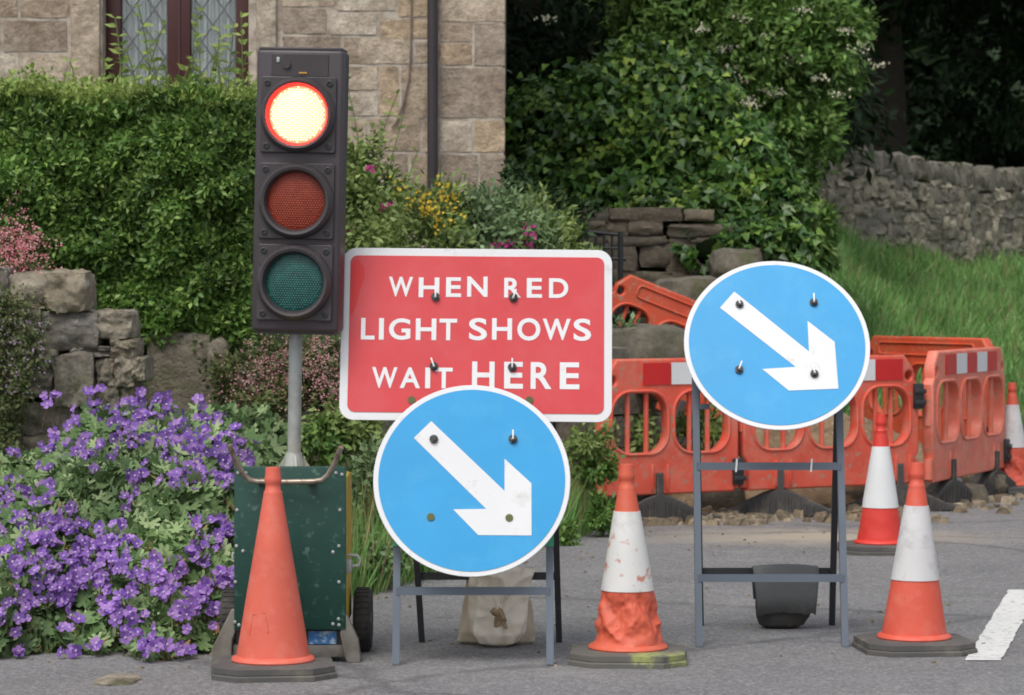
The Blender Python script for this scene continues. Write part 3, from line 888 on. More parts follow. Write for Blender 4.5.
M_PINK = leaf_mat('pink bloom', [(.55, .13, .17, 1), (.6, .25, .27, 1), (.72, .45, .45, 1)], .6, .3)
M_MAG = leaf_mat('magenta bloom', [(.45, .03, .2, 1), (.55, .06, .28, 1)], .6, .3)
M_YEL = leaf_mat('yellow bloom', [(.75, .48, .03, 1), (.8, .58, .06, 1)], .6, .3)
M_CREAM = leaf_mat('cream bloom', [(.62, .6, .42, 1), (.72, .7, .55, 1)], .6, .3)
M_SHRUB = leaf_mat('garden leaf', [(.1, .17, .05, 1), (.16, .26, .075, 1), (.22, .33, .1, 1), (.3, .42, .16, 1)], .6, .3, gain=1.05)
M_SHRUB2 = leaf_mat('grey green leaf', [(.14, .22, .09, 1), (.21, .31, .14, 1), (.28, .39, .2, 1)], .6, .3)
M_LOW = leaf_mat('creeper leaf', [(.05, .085, .03, 1), (.085, .13, .045, 1), (.12, .17, .06, 1), (.12, .1, .06, 1)], .6, .3, gain=1.15)
M_IVY = leaf_mat('ivy leaf', [(.02, .06, .014, 1), (.036, .1, .022, 1), (.06, .145, .03, 1), (.14, .26, .045, 1)], .4, .2, .45, gain=1.25)
M_IVY_LIT = leaf_mat('young and highlight ivy leaf', [(.08, .18, .03, 1), (.12, .24, .035, 1), (.26, .36, .06, 1)], .4, .3, .45, gain=1.25)  # pale young leaf colour, doubling as painted yellow highlights
M_ELDER = leaf_mat('elder leaf', [(.045, .105, .026, 1), (.075, .155, .036, 1), (.13, .23, .06, 1)], .5, .3, gain=1.6)
M_DARK = leaf_mat('dark tree leaf', [(.008, .018, .006, 1), (.014, .03, .01, 1), (.02, .042, .014, 1)], .6, .15, .2)  # leaf colour taken near black to carry the shade under the canopy
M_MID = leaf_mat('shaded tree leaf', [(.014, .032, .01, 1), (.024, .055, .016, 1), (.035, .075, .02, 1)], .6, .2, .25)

def pb(px, py, dd, rx, rz, ry): q = P(px, py, dd); return (q.x, q.y, q.z, rx, ry, rz)
# pink saxifrage on top of the garden wall
sp = [(random.gauss(18, 16), random.gauss(250, 17)) for _ in range(150)]
plant('pink_saxifrage', 'cloud of small pink flowers on top of the garden wall at the left edge', 'flowers', [pb(8, 258, 13.9, .2, .12, .15), pb(30, 268, 13.9, .12, .07, .12)], 700, LEAF, .03, .015, M_LOW, dots('blossoms', sp, 13.75, .014, M_PINK, 8, .014), clumps=20)
# creeper hanging over the wall stones
sp = [(random.uniform(0, 45), random.uniform(315, 395)) for _ in range(60)]
plant('wall_creeper', 'small leaved creeping plant with tiny mauve flowers trailing down the garden wall', 'creeper', [pb(12, 315, 13.42, .13, .14, .06), pb(22, 350, 13.4, .14, .2, .07), pb(5, 400, 13.4, .1, .16, .06), pb(0, 440, 13.4, .08, .1, .06), pb(-30, 380, 13.4, .2, .4, .08)], 5200, LEAF, .024, .015, M_LOW,
      dots('blossoms', sp, 13.32, .012, leaf_mat('mauve bloom', [(.4, .3, .45, 1), (.5, .38, .5, 1)]), 3, .012), clumps=30, spread=.22, droop=.6)
# pink flowers on the low wall behind the pole
sp = [(random.gauss(c, 15), random.gauss(r_, 14)) for c, r_ in ((255, 372), (275, 350), (318, 355), (325, 372), (245, 388), (300, 380), (335, 400), (285, 395), (310, 345)) for _ in range(34)]
plant('wall_flowers', 'mass of dusty pink flowers over the low wall either side of the traffic light pole', 'flowers', [pb(250, 375, 14.15, .2, .14, .14), pb(290, 370, 14.15, .22, .17, .14), pb(330, 375, 14.3, .2, .18, .14), pb(270, 400, 14.0, .2, .1, .1)], 5200, LEAF, .035, .018, M_LOW,
      dots('blossoms', sp, 13.98, .013, leaf_mat('dusty pink bloom', [(.3, .11, .12, 1), (.45, .22, .22, 1), (.6, .4, .38, 1)]), 6, .016), clumps=40)
# garden border behind the red sign
yl = [(399, 185), (447, 182), (410, 203), (425, 200), (430, 212), (409, 209), (437, 190), (441, 197), (398, 188)]
plant('rose_bush', 'open rose bush with a few magenta blooms against the house wall right of the signal', 'bush', [pb(352, 250, 17.0, .3, .42, .3), pb(378, 235, 17.2, .22, .38, .3), pb(362, 185, 17.2, .16, .25, .2)], 5000, LEAF, .05, .03, M_SHRUB,
      dots('bloom', [(372, 167), (382, 206), (386, 205), (350, 230)], 16.8, .035, M_MAG, 10, .015), clumps=30, trunk=(P(360, 0, 17.1).x, 17.1, 1.1, 1.8, .012))
sprigs([(352, 110), (362, 95), (372, 130), (381, 118), (344, 120), (390, 140), (398, 150), (368, 60), (350, 140)], 17.1, 1.6, M_SHRUB, bpy.data.objects['rose_bush'], np.array(bpy.data.objects['rose_bush'].location), .15, .05, .06)
sp = [(random.gauss(436, 8), random.gauss(212, 12)) for _ in range(18)] + yl
plant('yellow_flowers', 'upright plant with a spike of yellow flowers in front of the drainpipe', 'flowers', [pb(415, 255, 16.6, .28, .32, .25), pb(440, 240, 16.7, .2, .3, .25)], 4200, LEAF, .055, .02, M_SHRUB, dots('bloom', sp, 16.4, .028, M_YEL, 5, .02), clumps=30)
plant('leafy_shrub', 'pale green leafy shrub at the foot of the house corner', 'shrub', [pb(478, 250, 16.8, .26, .36, .3), pb(510, 255, 16.9, .25, .33, .3), pb(495, 225, 17, .2, .22, .2)], 6000, LEAF, .055, .024, M_SHRUB2, None, clumps=40)
plant('garden_shrub', 'loose green shrub with magenta blooms above the top edge of the red sign', 'shrub', [pb(548, 262, 17.0, .26, .27, .3), pb(575, 275, 17, .16, .17, .25), pb(530, 240, 17.4, .2, .22, .25)], 5200, LEAF, .06, .026, M_SHRUB,
      dots('bloom', [(528, 228), (531, 234), (497, 245), (505, 246), (521, 245), (524, 244), (530, 246), (512, 247)], 16.65, .03, M_MAG, 9, .016), clumps=40)
plant('corner_bush', 'dark small bush behind the house corner under the ivy', 'bush', [pb(528, 205, 18.6, .22, .22, .3), pb(560, 225, 18.6, .2, .16, .3)], 2600, LEAF, .06, .03, M_MID, None, clumps=20)

# ivy mass
ib = [pb(558, 160, 22.6, .5, .62, .5), pb(618, 140, 22.4, .5, .56, .5), pb(682, 150, 22.2, .55, .64, .5), pb(735, 190, 22.0, .42, .55, .5), pb(640, 200, 22.0, .6, .42, .45), pb(565, 200, 22.6, .4, .35, .4), pb(715, 232, 21.3, .42, .3, .4), pb(650, 90, 22.8, .5, .35, .4), pb(770, 215, 21.8, .3, .42, .4), pb(672, 218, 21.5, .4, .22, .4), pb(755, 250, 21.2, .3, .25, .35), pb(715, 252, 20.9, .25, .16, .25), pb(785, 258, 21.2, .22, .25, .3)]
def highlight_ivy(root, org):
    p, o = blob_leaves(ib, 4600, .14, 24, .97)
    k = (p[:, 2] > 1.9) & (p[:, 1] < 22.6); p, o = p[k], o[k]
    leaves('young_highlight_leaves', IVY, p - org + np.array((0, -.03, 0)), norm(rnd(len(p), .4) + np.array((0, -.5, -.8))), norm(o + rnd(len(p), .4) + np.array((0, -.6, .3))), RNG.uniform(.04, .075, len(p)), RNG.uniform(.035, .07, len(p)), M_IVY_LIT, root)  # bright outer leaves, partly new growth, partly highlights put in as colour
plant('ivy_bush', 'great rounded mass of glossy ivy growing over the stone wall beside the house', 'ivy', ib, 42000, IVY, .072, .068, M_IVY, highlight_ivy, clumps=230, spread=.12, droop=.7, shell=.8, core=1.12)
iv = bpy.data.objects['ivy_bush']

def tree(name, label, base, h, r, blobs, n, leaf, mat, tmpl=LEAF, clumps=60, spread=.13, droop=.2, shell=.35, blossom=None, limbs=True):
    org = np.array(base, float)
    root = empty(name, base, label, 'tree')
    tb = MB()
    k = 7; pts = [Vector((math.sin(i * 1.3) * r * .35, math.cos(i * 1.7) * r * .35, h * i / (k - 1))) for i in range(k)]
    tb.tube(pts, r, 12, r_list=[r * (1.25 if i == 0 else 1 - .75 * i / (k - 1)) for i in range(k)])
    if limbs:
        for b in blobs:
            c = Vector(b[:3]) - Vector(base); a = Vector((0, 0, min(max(c.z - .8, .4), h * .9)))
            tb.tube([a, a.lerp(c, .5) + Vector((0, 0, .2)), c], .05, 7, r_list=[r * .45, r * .28, r * .1])
    tb.build('trunk', M_BARK, root)
    p, o = blob_leaves(blobs, n, spread, clumps, shell)
    leaves('crown', tmpl, p - org, norm(o * .6 + rnd(n, .55) + np.array((0, 0, -droop))), norm(o * .5 + rnd(n, .5) + np.array((0, -.1, .8))), RNG.uniform(.7, 1.25, n) * leaf, RNG.uniform(.7, 1.2, n) * leaf * .42, mat, root)
    if blossom: blossom(root, org)
    return root

# elder with cream flower heads
umb = [(547, 19), (665, 49), (642, 49), (743, 80), (748, 100), (738, 106), (766, 37), (725, 49), (741, 19), (768, 90), (732, 69), (877, 66), (804, 10), (860, 48), (700, 30), (790, 60), (820, 78), (845, 30), (752, 104), (776, 94), (680, 75), (838, 95)]
eb = [pb(690, 40, 25.5, .75, .7, .8), pb(760, 60, 25.0, .7, .7, .7), pb(805, 40, 25.0, .5, .6, .6), pb(730, -40, 25.6, 1.0, .7, .9), pb(790, 130, 24.8, .42, .5, .5), pb(800, 190, 24.6, .2, .42, .4), pb(775, 210, 24.6, .3, .4, .4), pb(842, 25, 25.2, .2, .36, .4), pb(675, 15, 25.8, .45, .4, .5), pb(805, 235, 24.4, .25, .3, .35), pb(818, 120, 24.8, .25, .35, .35), pb(780, 170, 24.6, .3, .4, .4), pb(810, -60, 25.5, .65, .6, .8)]
tree('elder_tree', 'spreading elder tree with cream flower heads above the ivy', P(760, 300, 26.2), 3.6, .1, eb, 48000, .095, M_ELDER, clumps=70, spread=.15,
     blossom=dots('flower_head', umb, 24.35, .03, M_CREAM, 26, .05, True))
for i_, (px_, py_) in enumerate(((797, 120), (805, 150), (815, 120), (800, 180), (820, 165), (810, 205), (795, 225), (825, 215))): pass

# dark trees of the wood behind; unseen high crowns shaped to block the light
bank = lambda x, y: terr(x, y) - .1
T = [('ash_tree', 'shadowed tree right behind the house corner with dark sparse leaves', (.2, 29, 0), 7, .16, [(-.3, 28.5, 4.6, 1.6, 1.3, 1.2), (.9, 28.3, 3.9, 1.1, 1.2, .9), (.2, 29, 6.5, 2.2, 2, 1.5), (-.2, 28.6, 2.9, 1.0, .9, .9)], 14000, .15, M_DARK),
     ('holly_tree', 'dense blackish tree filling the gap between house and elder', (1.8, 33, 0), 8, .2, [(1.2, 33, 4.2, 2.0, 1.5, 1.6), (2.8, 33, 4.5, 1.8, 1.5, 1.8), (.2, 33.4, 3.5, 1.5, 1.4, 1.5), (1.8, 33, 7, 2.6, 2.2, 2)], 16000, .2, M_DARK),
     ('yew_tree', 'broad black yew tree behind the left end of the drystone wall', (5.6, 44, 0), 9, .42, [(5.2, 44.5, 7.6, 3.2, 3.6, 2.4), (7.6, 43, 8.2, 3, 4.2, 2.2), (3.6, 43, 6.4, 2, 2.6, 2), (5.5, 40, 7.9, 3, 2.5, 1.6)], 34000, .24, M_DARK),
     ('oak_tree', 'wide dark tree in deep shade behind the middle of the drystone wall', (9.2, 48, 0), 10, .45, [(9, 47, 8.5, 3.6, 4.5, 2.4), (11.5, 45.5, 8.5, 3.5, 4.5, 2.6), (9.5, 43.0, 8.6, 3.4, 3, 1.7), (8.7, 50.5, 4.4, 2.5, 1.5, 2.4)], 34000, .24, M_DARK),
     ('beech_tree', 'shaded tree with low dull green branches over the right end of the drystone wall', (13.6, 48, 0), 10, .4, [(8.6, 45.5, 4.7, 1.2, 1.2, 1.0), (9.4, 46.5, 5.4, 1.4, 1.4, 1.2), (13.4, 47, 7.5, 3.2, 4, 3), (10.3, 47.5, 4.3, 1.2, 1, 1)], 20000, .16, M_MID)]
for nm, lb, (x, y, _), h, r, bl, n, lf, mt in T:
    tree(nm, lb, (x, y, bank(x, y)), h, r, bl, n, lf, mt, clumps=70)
# far wood that reads as one dark mass
fb = [(x, 58 + 2 * math.sin(x), 4.5, 3.2, 2.2, 4.5) for x in np.arange(-6, 26, 3.2)] + [(x, 60, 11, 4, 3, 4.5) for x in np.arange(-6, 26, 3)] + [(x, 64, 7, 3.5, 2, 8) for x in np.arange(-6, 28, 2.5)]
n = 60000
p, o = blob_leaves(fb, n, .26, 60, .2)
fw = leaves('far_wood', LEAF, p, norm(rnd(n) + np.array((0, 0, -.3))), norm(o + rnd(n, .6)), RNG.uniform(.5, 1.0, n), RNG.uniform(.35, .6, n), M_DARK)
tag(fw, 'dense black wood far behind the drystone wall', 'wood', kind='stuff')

# ---- grass
M_GRASS = leaf_mat('grass blade', [(.06, .15, .04, 1), (.095, .22, .06, 1), (.13, .28, .085, 1), (.2, .33, .14, 1)], .6, .35, gain=1.65)
M_DRY_G = leaf_mat('seed grass', [(.14, .17, .06, 1), (.26, .24, .12, 1), (.33, .27, .16, 1)], .7, .3, gain=1.3)
def grass(name, n, fx, fy, hmin, hmax, w, mat, lean=.35, cond=None):
    x = RNG.uniform(fx[0], fx[1], n); y = RNG.uniform(fy[0], fy[1], n)
    k = np.array([(cond is None or cond(a, b)) and b > np.interp(a, EX, EY) + .08 for a, b in zip(x, y)])
    x, y = x[k], y[k]; m = len(x)
    z = np.array([terr(a, b) for a, b in zip(x, y)]) - .02
    hm = np.array([.65 + .6 * noise.noise(Vector((a * 1.1, b * 1.1, 4))) + .5 * noise.noise(Vector((a * 4, b * 4, 7))) for a, b in zip(x, y)])
    p = np.c_[x, y, z]
    a = norm(np.array((0, 0, 1.)) + rnd(m, lean) * np.array((1, 1, .2)))
    o = leaves(name, BLADE, p, a, norm(rnd(m) + np.array((0, -.8, .2))), RNG.uniform(hmin, hmax, m) * np.clip(hm, .35, 1.4), RNG.uniform(.7, 1.3, m) * w, mat)
    return tag(o, kind='stuff')
vis = lambda a, b: (abs(a / b) < .2)
o = grass('bank_grass', 130000, (1.0, 10), (17, 47), .14, .44, .017, M_GRASS, .45, cond=lambda a, b: vis(a, b) and not (a < 3.5 and b < 21.0))
tag(o, 'long green grass covering the bank below the drystone wall', 'grass')
o = grass('verge_grass', 26000, (-1.3, .75), (12.6, 17.5), .15, .46, .009, M_GRASS, cond=lambda a, b: terr(a, b) < .7)
tag(o, 'uncut grass of the verge behind the red sign and the green cart', 'grass')
o = grass('seeding_grass', 5200, (-1.2, .7), (12.9, 17.2), .3, .62, .006, M_DRY_G, .22, cond=lambda a, b: terr(a, b) < .8)
tag(o, 'straw coloured seeding grass stalks among the verge grass', 'grass')
o = grass('bank_seed_grass', 9000, (2.4, 10), (20.5, 46), .25, .48, .01, M_DRY_G, .35, cond=vis)
tag(o, 'pale seeding grass stalks on the bank', 'grass')
def weed(px, py, dd, r, label, mat=M_SHRUB, n=700, leaf=.06, tm=LEAF):
    plant('weed', label, 'weed', [pb(px, py, dd, r, r * .9, r * .8)], n, tm, leaf, leaf * .5, mat, None, 'weeds along the verge', 14, .22, .1, .2)
weed(598, 515, 16.0, .1, 'dark green weeds at the left foot of the first barrier', M_ELDER, 600, .045)
weed(590, 470, 16.4, .13, 'leafy weeds between the round blue sign and the first barrier', M_ELDER, 700, .05)
weed(625, 425, 18.2, .26, 'green weeds seen through the first barrier opening', M_SHRUB, 1300)
weed(615, 350, 18.4, .2, 'pale green weeds to the left of the boulder', M_SHRUB2, 1000)
weed(700, 425, 18.4, .16, 'weeds behind the second opening of the first barrier', M_SHRUB, 700)
weed(566, 540, 15.5, .08, 'low weeds beside the rim of the round blue sign', M_ELDER, 350, .04)
weed(375, 560, 13.2, .12, 'short weeds behind the wheel of the green cart', M_GERAN, 500, .05)

weed(352, 425, 13.9, .17, 'tall leafy weeds right of the traffic light pole', M_SHRUB, 1100, .05)
weed(318, 440, 13.8, .14, 'weeds between the pole and the handle of the green cart', M_ELDER, 800, .045)
weed(372, 470, 13.6, .15, 'pale weeds between the green cart and the lower round sign', M_SHRUB2, 900, .05)
weed(585, 440, 16.0, .13, 'weeds under the lower right corner of the red sign', M_SHRUB, 600, .045)
# ---- iron gate
M_IRON = paint('black iron', lin(38, 40, 44), .5, None)
gt = empty('iron_gate', P(612, 300, 20.4), 'black iron garden gate in front of the stone wall', 'gate')
go = Vector(gt.location); gd = 20.4
def gp(px, py): return P(px, py, gd) - go
gm = MB(); gm.tube([gp(584, 231), gp(620.5, 235)], .012, 8); gm.tube([gp(584, 247), gp(620.5, 248.5)], .01, 8); gm.tube([gp(584, 258), gp(626, 259)], .012, 8); gm.tube([gp(584, 300), gp(620, 300)], .012, 8)
gm.build('rail', M_IRON, gt)
for px in (588, 596, 604, 612):
    b1 = MB(); b1.tube([gp(px, 234), gp(px, 318)], .009, 8); b1.build('bar', M_IRON, gt)
b1 = MB(); b1.tube([gp(620.5, 232), gp(620.5, 330)], .02, 10); b1.build('post', M_IRON, gt)

# ------------------------------------------------------------------ excavation: heap, boulder, rocks
M_EARTH = paint('dug earth', lin(138, 116, 90), .95, lin(96, 78, 58), 7, .42, .68, .9, var=.2, fine=((.32, .27, .2, 1), 26))
hp = MB(); n = 40
vv = []
for j in range(n + 1):
    for i in range(n + 1):
        u, v = i / n * 2 - 1, j / n * 2 - 1
        x, y = 1.9 + u * 1.15, 19.0 + v * 1.2
        e = max(0, 1 - (u * u + v * v))
        h = .62 * e ** .8 + noise.noise(Vector((x * 3, y * 3, 0))) * .16 * min(1, e * 3) + noise.noise(Vector((x * 8, y * 8, 0))) * .07 * min(1, e * 3) - .05
        vv.append((x - 1.9, y - 19.0, h))
hp.add(vv, [(j * (n + 1) + i, j * (n + 1) + i + 1, (j + 1) * (n + 1) + i + 1, (j + 1) * (n + 1) + i) for j in range(n) for i in range(n)])
o = hp.build('spoil_heap', M_EARTH, None, 60); o.location = (1.9, 19.0, 0)
tag(o, 'heap of dug brown earth and stones inside the orange barriers', 'earth heap')
dg = MB(); vv = []; ff = []
for j in range(21):
    for i in range(31):
        u, v = i / 30, j / 20
        x0 = .3 + u * 2.75 + .06 * noise.noise(Vector((v * 9, u, 1))); f0 = 16.9 + u * 1.45 + (.9 * max(0, u - .78) / .22) ; f1 = 20.9 - .8 * (1 - u)
        y0 = f0 + v * (f1 - f0) + .12 * noise.noise(Vector((u * 13, v * 2, 4)))
        ed = min(u, 1 - u, v, 1 - v)
        vv.append((x0, y0, -.004 + min(ed * 4, 1) * (.03 + .07 * abs(noise.noise(Vector((x0 * 5, y0 * 5, 0)))))))
for j in range(20):
    for i in range(30): ff.append((j * 31 + i, j * 31 + i + 1, (j + 1) * 31 + i + 1, (j + 1) * 31 + i))
dg.add(vv, ff); tag(dg.build('dug_ground', M_EARTH, None, 80), kind='structure')
def rock(px, py, dd, sx, sz, label, sy=.3, mat=M_TAN, seed=1, group='loose rocks around the excavation'):
    mb = MB(); stone(mb, (0, 0, 0), (sx, sy, sz), .55, .2, seed, None, CT8, 0, 1.1)
    o = mb.build('rock', mat, None, 60); o.location = P(px, py, dd)
    tag(o, label, 'rock', group)
    return o
M_BOULD = stone_mat('boulder', [lin(128, 122, 108), lin(118, 112, 98)], lin(84, 80, 70), lin(84, 90, 54), 5, .6)
rock(648, 362, 18.3, .56, .42, 'large grey boulder between the first barrier and the tilted barrier', .5, M_BOULD, 5)
rock(720, 497, 17.9, .27, .22, 'brown rock under the joint of the two front barriers', .3, M_TAN, 6)
rock(690, 300, 20.3, .5, .3, 'grey rock against the wall under the ivy beside the blue sign', .4, M_BOULD, 8)
rock(735, 265, 20.6, .35, .22, 'pale rock on top of the wall just left of the blue sign', .4, M_BOULD, 9)
rock(965, 497, 18.6, .24, .16, 'flat stone under the side barrier near its first foot', .3, M_TAN, 11)
rock(985, 484, 19.3, .26, .15, 'squarish stone under the far end of the side barrier', .3, M_TAN, 12)
rock(925, 500, 18.2, .16, .11, 'small stone in the gap between the front and the side barrier', .2, M_TAN, 13)
rock(655, 520, 17.6, .15, .1, 'small stone behind the foot of the first barrier', .2, M_TAN, 14)
rock(850, 500, 18.0, .22, .13, 'muddy stone under the second barrier left of the middle cone', .2, M_TAN, 15)
rock(118, 682, 10.15, .14, .035, 'pale flat stone at the edge of the road below the purple flowers', .25, M_OLD, 16)
rock(165, 657, 10.95, .26, .07, 'flat kerb stone under the front of the purple flowers', .3, M_OLD, 17)
# rubble and chips
def chips(name, spots, n, label, mat, smin, smax):
    mb = MB(); rg = random.Random(len(name))
    for i in range(n):
        x0, x1, y0, y1 = spots[i % len(spots)]
        s = rg.uniform(smin, smax); x, y = rg.uniform(x0, x1), rg.uniform(y0, y1)
        M = Matrix.Translation((x, y, s * .18)) @ Matrix.Rotation(rg.random() * 6, 4, 'Z')
        mb.add([Vector(v) * s / 2 + noise.noise_vector(Vector(v) * 2 + Vector((i, 0, 0))) * s * .2 for v in [(-1, -.7, -.5), (1, -.8, -.5), (.9, .8, -.5), (-.8, .7, -.5), (-.6, -.5, .45), (.6, -.4, .5), (.5, .5, .35), (-.5, .4, .5)]],
               [(0, 3, 2, 1), (4, 5, 6, 7), (0, 1, 5, 4), (1, 2, 6, 5), (2, 3, 7, 6), (3, 0, 4, 7)], 0, M)
    o = mb.build(name, mat, None, None); tag(o, label, 'gravel', kind='stuff')
M_CHIP = stone_mat('stone chips', [lin(150, 134, 110), lin(122, 106, 84), lin(180, 166, 142), lin(104, 92, 76)], lin(90, 82, 70), None, 9, .3)
chips('rubble', [(.7, 2.6, 16.9, 18.3), (2.3, 3.4, 17.6, 19.6), (.8, 2.6, 17.3, 18.6), (.5, 1.5, 16.75, 17.3), (1.3, 2.5, 17.05, 17.9)], 620, 'scattered earth lumps and broken stone below the barriers', M_CHIP, .03, .11)
chips('gravel', [(-.75, .5, 12.7, 15.6), (.2, 2.4, 14.6, 16.8), (-2, -.6, 10.2, 12.6), (-.6, 2, 10.5, 13.5)], 260, 'loose pale grit and chippings scattered on the road', M_CHIP, .006, .022)

# ------------------------------------------------------------------ barriers
def plastic(name, col, wear):
    return paint(name, col, .5, wear, 6, .45, .75, .08, var=.16, fine=((.42, .22, .15, 1), 23))
M_BAR = plastic('orange barrier plastic', lin(212, 86, 66), lin(212, 124, 104))
M_BARF = plastic('faded barrier plastic', lin(218, 112, 90), lin(218, 146, 126))
M_BARD = plastic('deep orange barrier plastic', lin(206, 82, 52), lin(192, 98, 72))
M_REDREF = paint('red reflective', lin(196, 34, 34), .4, lin(176, 60, 52), 12, .6, .85, .02)
M_RUB = paint('black rubber', lin(66, 64, 63), .75, lin(104, 98, 88), 9, .5, .75, .3)
M_CLIP = paint('black clip', lin(46, 48, 50), .5, None)
def barrier(label, a, b, nopen, mat, bands, roll=0.0, feet=(.22, .78), zoff=0.0, H=.98, foot_yaw=None, back=False, clip_z=.29):
    a, b = Vector(a), Vector(b); W = (b - a).length; yaw = math.atan2(b.y - a.y, b.x - a.x)
    root = empty('road_barrier', (a.x, a.y, zoff), label, 'barrier', 'plastic barriers round the excavation', yaw)
    if roll: root.rotation_euler = (0, roll, yaw)
    z0 = .17; e = .035
    ol = [(e, z0), (W - e, z0), (W - e, z0 + .16), (W - .005, z0 + .2), (W - .005, z0 + .62), (W - e - .01, z0 + .66), (W - e - .01, H - .09), (W - .12, H), (.12, H), (e + .01, H - .09), (e + .01, z0 + .66), (.005, z0 + .62), (.005, z0 + .22), (e, z0 + .18)]
    holes = []; gap = .055; m = .085; ow = (W - 2 * m - gap * (nopen - 1)) / nopen; zo0, zo1 = .42, H - .2
    cents = []
    for k in range(nopen):
        x0 = m + k * (ow + gap); holes.append(rrect(x0, zo0, x0 + ow, zo1, min(ow * .42, .13), 6)); cents.append((x0, x0 + ow))
    parts = [plate_mesh([ol] + holes + [circ(.085, H - .13, .028, 16), circ(W - .085, H - .13, .028, 16)], .075, .014)]
    mb = arc_mesh_join(parts)
    for x0, x1 in cents:                     # rounded rims and the upright bars in each opening
        rim = rrect(x0 - .008, zo0 - .008, x1 + .008, zo1 + .008, min(ow * .42, .13), 6)
        rim3 = [(x, -.036, z) for x, z in rim]; rim3.append(rim3[0]); mb.tube(rim3, .012, 6, caps=False)
        for fr in ((.33, .67)):
            x = x0 + (x1 - x0) * fr; dz = .0
            mb.tube([(x, 0, zo0 - .01), (x, 0, zo1 + .01)], .016, 8)
    for x in (.02, W - .02):                 # hinge lugs at both ends
        mb.tube([(x, 0, z0 + .02), (x, 0, z0 + .15)], .03, 10); mb.tube([(x, 0, z0 + .36), (x, 0, z0 + .56)], .028, 10)
    for fx in feet:                          # sockets of the feet
        mb.box((W * fx - .055, -.04, z0 + .1), (.018, .012, .16), 0, None, .004); mb.box((W * fx + .055, -.04, z0 + .1), (.018, .012, .16), 0, None, .004)
    if back:                                 # moulded slot along the top
        mb.tube([(x, -.04, z) for x, z in rrect(.2, H - .13, W - .2, H - .045, .03, 4)] + [(W - .2, -.04, H - .075)], .009, 6, caps=False)
    mb.build('panel', mat, root, 40)
    for x0, x1, c in bands:
        plate('reflective_strip', [rrect(x0 * W, H - .155, x1 * W - .004, H - .025, .004, 2)], .006, WHITE if c == 'w' else M_REDREF, root, 0, Matrix.Translation((0, -.041, 0)))
    for fx in feet:
        fm = MB(); Mx = Matrix.Translation((W * fx, 0, 0)) @ Matrix.Rotation((foot_yaw if foot_yaw is not None else 0) - yaw, 4, 'Z')
        prof = [(-.39, .0), (.39, .0), (.39, .035), (.3, .05), (.09, .15), (.022, .17), (.022, .30), (-.022, .30), (-.022, .17), (-.09, .15), (-.3, .05), (-.39, .035)]
        me = plate_mesh([prof], .13, .008, Mx)
        fm.add([v.co.copy() for v in me.vertices], [list(q.vertices) for q in me.polygons]); bpy.data.meshes.remove(me)
        for k in range(-9, 10):
            x = k * .038; hh = max(.02, .15 * (1 - abs(x) / .36))
            if abs(x) > .02: fm.box((x, -.07, hh * .5 + .01), (.012, .014, hh * .85), 0, Mx)
        fm.build('foot', M_RUB, root, 40)
    cl = MB(); cl.box((W - .02, -.045, clip_z), (.07, .04, .16), 0, None, .008); cl.box((W - .02, -.07, clip_z - .04), (.085, .02, .03), 0, None, .006); cl.box((W - .02, -.07, clip_z + .03), (.085, .02, .03), 0, None, .006)
    cl.build('clip', M_CLIP, root)
    return root
barrier('front orange barrier with red and white strip, partly behind the blue sign on the left', (.5, 16.75), (1.36, 17.25), 2, M_BAR, [(.3, .5, 'r'), (.5, .7, 'w'), (.7, .88, 'r')], 0, (.42,), foot_yaw=.35)
barrier('front orange barrier behind the right blue sign, with the middle cone before it', (1.38, 17.26), (2.55, 17.95), 3, M_BAR, [(.12, .29, 'w'), (.29, .46, 'r'), (.46, .62, 'w'), (.62, .74, 'w'), (.74, .9, 'r')], 0, (.22, .9), foot_yaw=.0, clip_z=.72)
barrier('faded side barrier with five red and white stripes running back from the road', (2.62, 17.95), (3.34, 19.45), 3, M_BARF, [(.16, .3, 'r'), (.3, .44, 'w'), (.44, .58, 'r'), (.58, .72, 'w'), (.72, .86, 'r')], 0, (.25, .85), foot_yaw=.9, H=1.0)
barrier('rear orange barrier without strips behind the side barrier, close to the grass', (2.62, 21.0), (3.36, 19.7), 3, M_BARD, [], 0, (.2, .8), .07, foot_yaw=-.8, back=True)
barrier('tilted orange barrier leaning down behind the boulder and next to the red sign', P(566, 300, 19.6).xy, P(722, 300, 19.9).xy, 3, M_BARD, [], R(21), (.3, .7), .62, back=True, foot_yaw=0)

